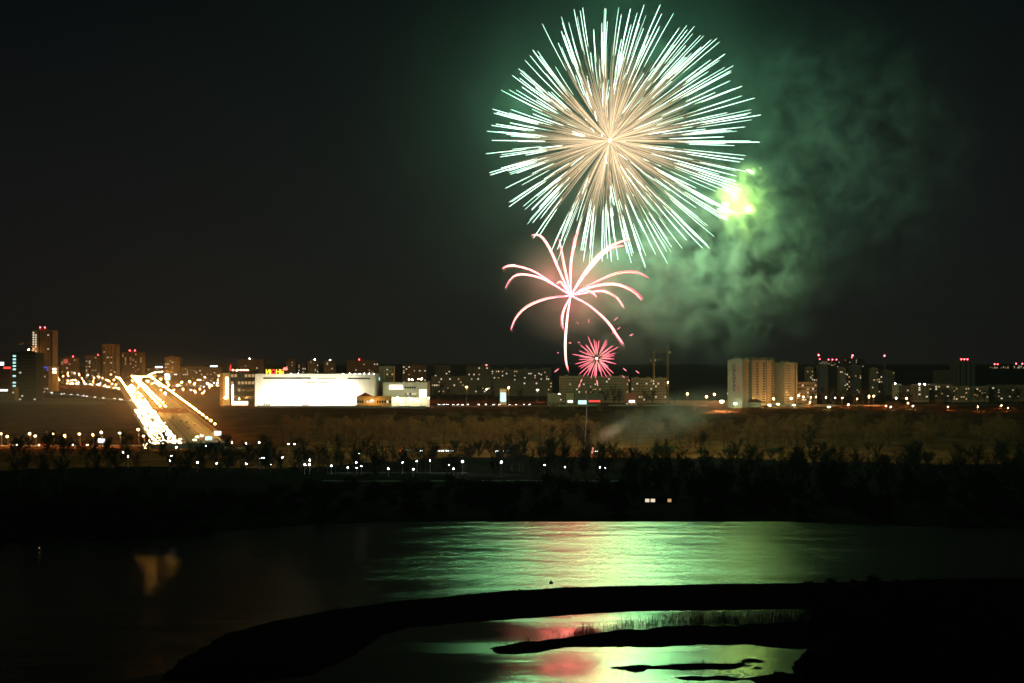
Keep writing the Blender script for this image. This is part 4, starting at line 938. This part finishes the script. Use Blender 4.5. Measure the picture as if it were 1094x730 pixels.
# reeds (nobody could count them) and low grass on the spit
mb = MB(); rs = np.random.default_rng(5)
def reeds(n, px0, px1, py_f, hh, power=1.0):
    k = 0
    while k < n:
        cx_ = px0 + (px1 - px0) * rs.random() ** power; cpy = py_f(cx_) + rs.normal(0, 1.5); m = int(rs.integers(3, 26)); sp = rs.uniform(.4, 2.6); lean = rs.normal(0, .16); ch = rs.uniform(.45, 1.12)
        X0, Y0 = wpt(cx_, cpy)
        for _ in range(m):
            k += 1; x = X0 + rs.normal(0, sp); y = Y0 + rs.normal(0, sp * .8); z = h1(x, y)
            if z < -.6: continue
            L_ = hh(cx_) * ch * rs.uniform(.5, 1.15); lx = (lean + rs.normal(0, .2)) * L_; ly = rs.normal(0, .14) * L_; wd = rs.uniform(.015, .05)
            z = max(z, -.1); mx, my, mz = x + lx * .28, y + ly * .3, z + L_ * .62; droop = rs.random() < .2
            mb.add([(x - wd, y, z), (x + wd, y, z), (mx + wd * .8, my, mz), (mx - wd * .8, my, mz), (x + lx * (2.2 if droop else 1), y + ly, z + L_ * (.66 if droop else 1))], [(0, 1, 2, 3), (3, 2, 4)])
reeds(2600, 612, 890, lambda p: np.interp(p, [612, 640, 700, 780, 890], [679, 673, 668.5, 667, 660]), lambda p: np.interp(p, [612, 650, 720, 890], [2.6, 4.0, 4.6, 4.6]))
reeds(260, 535, 640, lambda p: np.interp(p, [535, 575, 640], [690, 686, 675]), lambda p: 1.9)
reeds(500, 880, 905, lambda p: 672, lambda p: 5.0)
reeds(90, 650, 800, lambda p: 713, lambda p: 1.6); reeds(60, 700, 880, lambda p: 724, lambda p: 1.6)
reeds(1500, 300, 890, lambda p: np.interp(p, [300, 350, 400, 480, 540, 600, 660, 760, 890], [663.5, 654, 647, 638.9, 632.9, 629.4, 627.4, 625.9, 623.7]), lambda p: .55)
o = mb.build('reeds', M['reed']); tag(o, 'dry reeds and grass along the islets and the sandbar', 'reeds', None, 'stuff')

# ------------------------------------------------------------------ fireworks
def set_burn(me, cols):
    a = me.color_attributes.new('burn', 'FLOAT_COLOR', 'POINT'); a.data.foreach_set('color', np.asarray(cols, np.float32).ravel())
FD = 925.0
M['star'] = glow_attr('burning_star', 4.2); M['spark'] = glow_attr('gold_spark_tail', 1.0, False)
M['comet'] = glow_attr('pink_comet', 6.5); M['redstar'] = glow_attr('red_star', 2.6)
core = at(652, 150, FD); Rb = 143 / F * FD; drift = Vector((8.0, 0, 1.0))
fw = empty('firework_burst', core, 'huge round firework burst with white tipped golden trails high above the river', 'firework')
dirs = []
n = 290; ga = math.pi * (3 - math.sqrt(5))
for i in range(n):
    z = 1 - 2 * (i + .5) / n; r = math.sqrt(max(0, 1 - z * z)); a = ga * i
    v = Vector((r * math.cos(a), z, r * math.sin(a))) + Vector((random.gauss(0, .05), random.gauss(0, .05), random.gauss(0, .05))); v.normalize(); dirs.append(v)
    if random.random() < .2: w_ = v + Vector((random.gauss(0, .03), random.gauss(0, .03), random.gauss(0, .03))); dirs.append(w_.normalized())
stars = []
for v in dirs:
    Rr = Rb * random.uniform(.90, 1.06); t0 = random.uniform(.52, .72)
    pos = lambda t, v=v, Rr=Rr: v * Rr * t + drift * t * t
    stars.append((v, Rr, t0, pos))
stars.sort(key=lambda s: -math.hypot(s[0].x, s[0].z))
rest = MB(); restc = []; gold_rest = MB(); goldc = []
for i, (v, Rr, t0, pos) in enumerate(stars):
    ts = [t0, t0 + (1 - t0) * .12, t0 + (1 - t0) * .6, .985, 1.0]; w0 = random.uniform(.11, .21); rs_ = [.08, w0 * .8, w0, w0 * .8, .10]
    b_ = random.uniform(.6, 1.25); cc = [(.62 * b_, .62 * b_, .42 * b_, 1), (.80 * b_, .92 * b_, .74 * b_, 1), (.70 * b_, 1.0 * b_, .82 * b_, 1), (.54 * b_, .9 * b_, .72 * b_, 1), (.6 * b_, .35 * b_, .3 * b_, 1)]
    pts = [pos(t) for t in ts]
    if i < 100:
        mb = MB(); mb.tube(pts, rs_, 4); me = mb.mesh('star_trail', M['star']); set_burn(me, [q for q in cc for _ in range(4)]); link('star_trail', me, fw)
    else:
        rest.tube(pts, rs_, 4); restc += [q for q in cc for _ in range(4)]
me = rest.mesh('star_trails', M['star']); set_burn(me, restc); o = link('star_trails', me, fw); o['kind'] = 'stuff'
def gold_tail(mb, cols, v, Rr, t1, k):
    b_ = random.choice((.22, .36, .55, .85, 1.25)) * random.uniform(.7, 1.3); wd = random.uniform(.40, .80); ts = np.linspace(.02, t1, 6); mb.tube([v * Rr * t + drift * t * t for t in ts], [.10 * wd, .15 * wd, .19 * wd, .22 * wd, .22 * wd, .06], 3)
    for t in ts:
        f = (1.9 - 1.45 * min(1, t / .7)) * b_; cols += [(.98 * f, .70 * f, .42 * f, 1)] * 3
for i, (v, Rr, t0, pos) in enumerate(stars):
    for k in range(5):
        w_ = (v + Vector((random.gauss(0, .022), random.gauss(0, .022), random.gauss(0, .022)))).normalized() if k else v
        t1 = t0 + .05 if k == 0 else t0 * random.uniform(.6, 1.3)
        if k == 0 and i < 100:
            mb = MB(); cl = []; gold_tail(mb, cl, w_, Rr, t1, k); me = mb.mesh('gold_tail', M['spark']); set_burn(me, cl); link('gold_tail', me, fw)
        else: gold_tail(gold_rest, goldc, w_, Rr, t1, k)
me = gold_rest.mesh('gold_tails', M['spark']); set_burn(me, goldc); o = link('gold_tails', me, fw); o['kind'] = 'stuff'
mb = MB(); mb.ball((0, 0, 0), 1.5, 10, 7); mb.build('core', glow('burst_core', (1.0, .72, .38), 14.0), fw)

def burst_light(par, p, watts, col, r=1.0):  # adds an extra point light inside a firework
    ld = bpy.data.lights.new('added_burst_light', 'POINT'); ld.energy = watts; ld.color = col; ld.shadow_soft_size = r
    o = bpy.data.objects.new('added_burst_light', ld); COL.objects.link(o); o.parent = par; o.location = p
for v in dirs[::26]: burst_light(fw, v * Rb * .8, 160000, (.27, 1.0, .52), 7.0)  # green lights added among the stars to brighten smoke and water
for v in dirs[5::90]: burst_light(fw, v * Rb * .12, 380000, (1.0, .78, .48), 7.0)  # gold lights added near the core for a cream river reflection
# the palm shaped burst
cp = at(610, 316, FD); palm = empty('palm_firework', cp, 'pink palm shaped firework with drooping comet arms under the huge burst', 'firework')
ARMS = [[(200, 235), (110, 203), (60, 202), (30, 215)], [(250, 275), (150, 245), (85, 255), (45, 310)], [(250, 360), (150, 400), (95, 455), (72, 515)], [(333, 410), (322, 460), (327, 515)],
        [(350, 430), (338, 560), (340, 660), (352, 710)], [(450, 392), (540, 470), (590, 540), (622, 585)], [(460, 328), (530, 325), (590, 360), (625, 410)], [(450, 308), (570, 290), (660, 320), (712, 370)],
        [(470, 290), (590, 238), (680, 232), (745, 262)], [(420, 252), (500, 150), (580, 95), (655, 72)], [(430, 250), (520, 145), (570, 112), (625, 103)], [(368, 200), (385, 90), (408, -8)], [(362, 210), (378, 110), (392, 40)],
        [(335, 215), (308, 70)], [(315, 240), (260, 115), (215, 55), (172, 52)], [(335, 310), (312, 280), (295, 290)], [(430, 322), (470, 335), (490, 355)]]
def bez(pts, n=12):
    P = [Vector(p) for p in pts]; out = []
    for i in range(len(P) - 1):
        p0, p1, p2, p3 = P[max(i - 1, 0)], P[i], P[i + 1], P[min(i + 2, len(P) - 1)]
        for k in range(n // (len(P) - 1)):
            t = k / (n // (len(P) - 1)); out.append(.5 * ((2 * p1) + (p2 - p0) * t + (2 * p0 - 5 * p1 + 4 * p2 - p3) * t * t + (3 * p1 - p0 - 3 * p2 + p3) * t ** 3))
    out.append(P[-1]); return out
for k, arm in enumerate(ARMS):
    dz = random.uniform(-22, 22); pts = [(0, 0, 0)]
    for j, (ax, ay) in enumerate(arm):
        f = (j + 1) / len(arm); p = at(530 + ax / 4.565, 240 + ay / 4.565, FD + dz * f) - cp; pts.append(tuple(p))
    c_ = bez(pts, 12); m_ = len(c_); mb = MB(); cl = []
    rs_ = [(.28 + .46 * math.sin(math.pi * min(1, i / (m_ - 1) * .95))) * (1 if i < m_ - 1 else .2) for i in range(m_)]
    mb.tube(c_, rs_, 5)
    for i in range(m_):
        f = i / (m_ - 1); b_ = 1.2 - .75 * f ** 2; cl += [(1.0 * b_, (.20 + .16 * (1 - abs(f - .5) * 2)) * b_, (.25 + .05 * (1 - f)) * b_, 1)] * 5
    me = mb.mesh('comet_arm', M['comet']); set_burn(me, cl); o = link('comet_arm', me, palm)
    for q_ in range(3):                                  # added pink strands imitating the soft glow along the arm
        ov = Vector((random.uniform(-.9, .9), random.uniform(-.9, .9), random.uniform(-.9, .9))); sb = MB(); sc_ = []
        i0, i1 = random.randrange(1, max(2, m_ // 3)), random.randrange(max(3, m_ * 2 // 3), m_ + 1); seg = [c_[i] + ov * (.4 + i / m_) for i in range(i0, i1)]
        if len(seg) < 2: continue
        sb.tube(seg, [.24] * len(seg), 4); b_ = random.uniform(.5, 1.3)
        for i in range(len(seg)): sc_ += [(1.0 * b_, .22 * b_, .26 * b_, 1)] * 4
        me = sb.mesh('pink_glow_strand', M['spark']); set_burn(me, sc_); link('pink_glow_strand', me, o)
    hb = MB(); hc = []                                   # the fringe of falling gold sparks
    for _ in range(70 if k not in (15, 16) else 12):
        i = random.randrange(2, m_ - 1); p = c_[i].lerp(c_[i + 1], random.random()); L_ = random.uniform(.8, 3.2) * (i / m_ + .25)
        q = p + Vector((random.gauss(.5, .4), random.gauss(0, .4), -L_)); hb.tube([p, q], [.10, .02], 3); b_ = random.uniform(.15, .6); hc += [(b_ * .95, b_ * .48, b_ * .26, 1)] * 6
    me = hb.mesh('spark_fringe', M['spark']); set_burn(me, hc); link('spark_fringe', me, o)
mb = MB(); mb.ball((0, 0, 0), 1.1, 8, 6); mb.build('core', glow('palm_core', (1, .5, .35), 6), palm)

for p in ((-14, 0, 12), (14, 2, 10), (0, -3, -8)): burst_light(palm, p, 20000, (1.0, .17, .19), 5.0)  # pink lights added among the arms to colour the smoke
# the small red burst
cr_ = at(637.5, 383, FD); rd = empty('small_firework', cr_, 'small round pink red firework just above the pale slab roofs', 'firework')
for i in range(64):
    z = 1 - 2 * (i + .5) / 64; r = math.sqrt(1 - z * z); a = ga * i; v = Vector((r * math.cos(a), z, r * math.sin(a))) + Vector((random.gauss(0, .1), random.gauss(0, .1), random.gauss(0, .1))); v.normalize()
    Rr = 15.0 * random.uniform(.75, 1.1); mb = MB(); t_ = random.uniform(.12, .35)
    mb.tube([v * Rr * t for t in (t_, .55, .9, 1.0)] , [.06, .19, .15, .04], 4); me = mb.mesh('red_ray', M['redstar']); set_burn(me, [q for q in ((.7, .3, .2, 1), (1, .22, .26, 1), (1, .16, .22, 1), (.7, .08, .12, 1)) for _ in range(4)]); link('red_ray', me, rd)
mb = MB(); mb.ball((0, 0, 0), .7, 8, 6); mb.build('core', glow('small_core', (1, .7, .4), 8), rd)
# single glowing stars falling around it
for px, py, dx, dy in ((594.5, 396, 5, -4), (667.5, 395, 4, 3), (681, 397.5, 4, 3), (666, 402.5, 3, 2), (672, 406.5, 1.5, 3), (621, 407, 2, -4), (619, 412, 2, -5), (638, 409, 1, 7), (658, 341, 5, -4), (661, 351, 4, -3), (617, 345, 2, 3), (629, 343, .5, 5), (618.5, 366, 3, 1), (609, 366.5, 3, .6), (596, 377, 1.5, .5), (674.5, 358, 4, -2), (655, 356, 3, -3)):
    z_ = FD + random.uniform(-8, 8); a, q = at(px - dx / 2, py - dy / 2, z_), at(px + dx / 2, py + dy / 2, z_); me_ = MB(); me_.tube([a - a, (q - a) * .5, q - a], [.05, .34, .1], 4); me = me_.mesh('falling_star', M['redstar']); b_ = random.uniform(.35, .9); set_burn(me, [(b_, b_ * .25, b_ * .28, 1)] * 12)
    tag(link('falling_star', me, None, a), 'tiny pink star falling near the small red burst', 'firework star', 'pink stars falling around the small burst')
# curly green sparks between the bursts
for px, py in ((575, 286), (632, 268), (640, 330), (650, 290), (565, 283), (633, 300)):
    p = [at(px + 4 * math.sin(i * .9) + i * 3.0 - 10, py + 3 * math.cos(i * 1.3) + i * 1.2, FD + 6) for i in range(8)]; mb = MB(); mb.tube([q - p[0] for q in p], [.05] + [.14] * 6 + [.05], 3); me = mb.mesh('crackle_trail', M['spark']); set_burn(me, [(.10, .20, .09, 1)] * 24)
    tag(link('crackle_trail', me, None, p[0]), 'faint green wriggling spark trail between the palm arms', 'spark trail', 'green wriggling trails')
p0, p1 = at(624.5, 479, FD), at(627, 408, FD); mb = MB(); mb.tube([(0, 0, 0), (p1 - p0) * .5 + Vector((.6, 0, 0)), p1 - p0], [.12, .22, .08], 4); me = mb.mesh('rising_tail', M['spark']); set_burn(me, [(.15, .11, .075, 1)] * 8 + [(.06, .045, .03, 1)] * 4)
tag(link('rising_tail', me, None, p0), 'thin faint tail of a shell rising from the launch field', 'spark trail')
# launch rack in the field
lp = at(626, 480, FD); lz = h1(lp.x, FD); rk = empty('mortar_rack', (lp.x + 4, FD, lz), 'small rack of firework mortars glowing in the field', 'mortar rack')
mb = MB(); mb.box((0, 0, .3), (6, 1.2, .15)); mb.box((0, 0, .9), (6, 1.2, .12)); mb.build('frame', M['brick'], rk)
for k in range(8): mb = MB(); mb.tube([(-2.6 + k * .74, 0, .1), (-2.6 + k * .74, 0, 1.6)], [.2, .2], 8, True); mb.build('mortar_tube', M['darkwall'], rk)
mb = MB(); mb.tube([(0, 0, 1.6), (.3, 0, 3.4), (.6, 0, 5.5)], [.25, .7, .1], 6); mb.build('muzzle_flame', glow('muzzle_flame', (1, .36, .25), 2.5), rk)

# ------------------------------------------------------------------ smoke
def smoke(name, label, px, py, d, rx, ry, depth, dens, sc, lo, hi, col, seed, rot=0.0, step=1.0, core=.25, detail=4):  # col also tints the white smoke with the colour of its light
    m = bpy.data.materials.new(name); m.use_nodes = True; t = m.node_tree; t.nodes.clear()
    out = t.nodes.new('ShaderNodeOutputMaterial'); pv = t.nodes.new('ShaderNodeVolumePrincipled'); pv.inputs['Color'].default_value = tuple(col) + (1,); pv.inputs['Density Attribute'].default_value = ''
    tcn = t.nodes.new('ShaderNodeTexCoord'); ln = t.nodes.new('ShaderNodeVectorMath'); ln.operation = 'LENGTH'
    mp = t.nodes.new('ShaderNodeMapping'); mp.inputs['Location'].default_value = (seed * 3.1, seed * 1.7, seed * .9); k = F / d
    mp.inputs['Scale'].default_value = (sc * rx / 60, sc * depth / 40, sc * ry / 60)
    ns = t.nodes.new('ShaderNodeTexNoise'); ns.inputs['Scale'].default_value = 1.0; ns.inputs['Detail'].default_value = detail; ns.inputs['Roughness'].default_value = .55; ns.inputs['Distortion'].default_value = .7
    r1 = t.nodes.new('ShaderNodeMapRange'); r1.interpolation_type = 'SMOOTHSTEP'; r1.inputs['From Min'].default_value = 1.0; r1.inputs['From Max'].default_value = core; r1.inputs['To Min'].default_value = 0; r1.inputs['To Max'].default_value = 1
    r2 = t.nodes.new('ShaderNodeMapRange'); r2.inputs['From Min'].default_value = lo; r2.inputs['From Max'].default_value = hi
    mu = t.nodes.new('ShaderNodeMath'); mu.operation = 'MULTIPLY'; mu2 = t.nodes.new('ShaderNodeMath'); mu2.operation = 'MULTIPLY'; mu2.inputs[1].default_value = dens
    t.links.new(tcn.outputs['Object'], ln.inputs[0]); t.links.new(ln.outputs['Value'], r1.inputs['Value']); t.links.new(tcn.outputs['Object'], mp.inputs[0]); t.links.new(mp.outputs[0], ns.inputs['Vector']); t.links.new(ns.outputs['Fac'], r2.inputs['Value'])
    t.links.new(r1.outputs[0], mu.inputs[0]); t.links.new(r2.outputs[0], mu.inputs[1]); t.links.new(mu.outputs[0], mu2.inputs[0]); t.links.new(mu2.outputs[0], pv.inputs['Density']); t.links.new(pv.outputs[0], out.inputs['Volume'])
    m.cycles.volume_step_rate = step
    mb = MB(); mb.ball((0, 0, 0), 1.0, 20, 12); o = mb.build(name, m, None, at(px, py, d)); o.rotation_euler = (0, rot, 0); o.scale = (rx / k, depth, ry / k); tag(o, label, 'smoke', None, 'stuff'); return o
smoke('drifting_smoke', 'large smoke cloud, lit and tinted green, drifting right of the huge burst', 775, 275, 965, 145, 130, 60, .040, 2.5, .47, .70, (.8, .92, .8), 1, step=.2, core=.0, detail=7)  # green of the burst light partly put into the smoke colour
smoke('upper_smoke', 'thin smoke tinted with teal light high right of the huge burst', 890, 170, 985, 200, 185, 70, .0058, 2.0, .45, .72, (.75, .92, .88), 2, step=.25, core=.0, detail=6)  # teal light put into the smoke colour
smoke('thin_smoke', 'thin glowing veil of smoke all round the huge burst', 668, 150, 925, 330, 300, 130, .00055, .7, .1, .8, (.7, .95, .85), 7, step=.6, core=.0, detail=2)
smoke('bright_puff', 'dense bright smoke puff tinted with yellow green light at the right rim of the burst', 795, 217, 938, 46, 54, 18, .085, 3.2, .46, .60, (.90, .95, .62), 13, rot=math.radians(-25), step=.15, core=.15, detail=7)  # smoke colour carries the yellow green of the light inside
smoke('pink_tinted_smoke', 'smoke tinted with red light behind the palm firework', 670, 322, 950, 130, 85, 35, .020, 2.2, .43, .76, (.92, .74, .70), 4, step=.3, core=.0, detail=6)  # red of the palm light put into the smoke colour
smoke('palm_smoke', 'soft smoke tinted with pink light hanging among the palm arms', 612, 305, 925, 95, 75, 28, .016, 1.4, .2, .8, (.92, .70, .68), 8, step=.5, core=.0, detail=3)  # pink light painted into the colour of white smoke
smoke('ground_smoke', 'pale smoke streaming up the slope from the launch field', 715, 446, 960, 105, 30, 26, .035, 2.0, .38, .76, (.9, .78, .70), 5, rot=math.radians(-14), step=.3, core=.0, detail=6)
smoke('launch_smoke', 'small dense smoke jet tinted with pink light at the launch field', 655, 460, 935, 36, 9, 8, .09, 3.0, .40, .72, (.92, .72, .68), 6, rot=math.radians(-32), step=.4, core=.0)  # smoke colour holds the pink of the launch light
smoke('lamp_glow_haze', 'warm haze added over the jammed road to make the street lamps glow', 140, 432, 1350, 260, 62, 560, .0007, .2, -1, 0, (.95, .9, .85), 9, step=1.0, core=.2, detail=0)  # haze added so the street lamps get glowing halos
burst_light(rk, (3, 0, 9), 9000, (1.0, .42, .34), 1.0)  # light added over the rack to redden the ground smoke
for px, py in ((774, 229), (782, 208), (802, 188), (800, 224)): burst_light(None, at(px, py, 931), 21000, (.55, 1.0, .26), 2.0)  # green lights added inside the puff to brighten its smoke
# stars burning inside the bright puff
for px, py, r in ((772, 226, 1.3), (777, 219, 1.1), (783, 207, 1.5), (778, 203, 1.2), (803, 184, 1.2), (774, 233, .9)):
    p = at(px, py, 934); mb = MB(); mb.tube([(-3.2, 0, 1.6), (-1, 0, .6), (0, 0, 0), (1.2, 0, -.8)], [.2, r * .6, r * .7, .1], 6); tag(mb.build('burning_star', glow('puff_star', (.62, 1.0, .40), 14), None, p), 'white hot star burning inside the bright smoke puff', 'firework star', 'stars inside the bright puff')

# ------------------------------------------------------------------ air
hz = bpy.data.materials.new('night_haze'); hz.use_nodes = True; t = hz.node_tree; t.nodes.clear(); out = t.nodes.new('ShaderNodeOutputMaterial'); pv = t.nodes.new('ShaderNodeVolumePrincipled')
pv.inputs['Color'].default_value = (.92, .95, 1.0, 1); pv.inputs['Density'].default_value = .000028; pv.inputs['Density Attribute'].default_value = ''; t.links.new(pv.outputs[0], out.inputs['Volume'])
mb = MB(); mb.box((0, 6000, 196), (13000, 13200, 400)); o = mb.build('haze', hz); o['kind'] = 'stuff'; o['label'] = 'thin night haze over the river and the city'; o['category'] = 'haze'
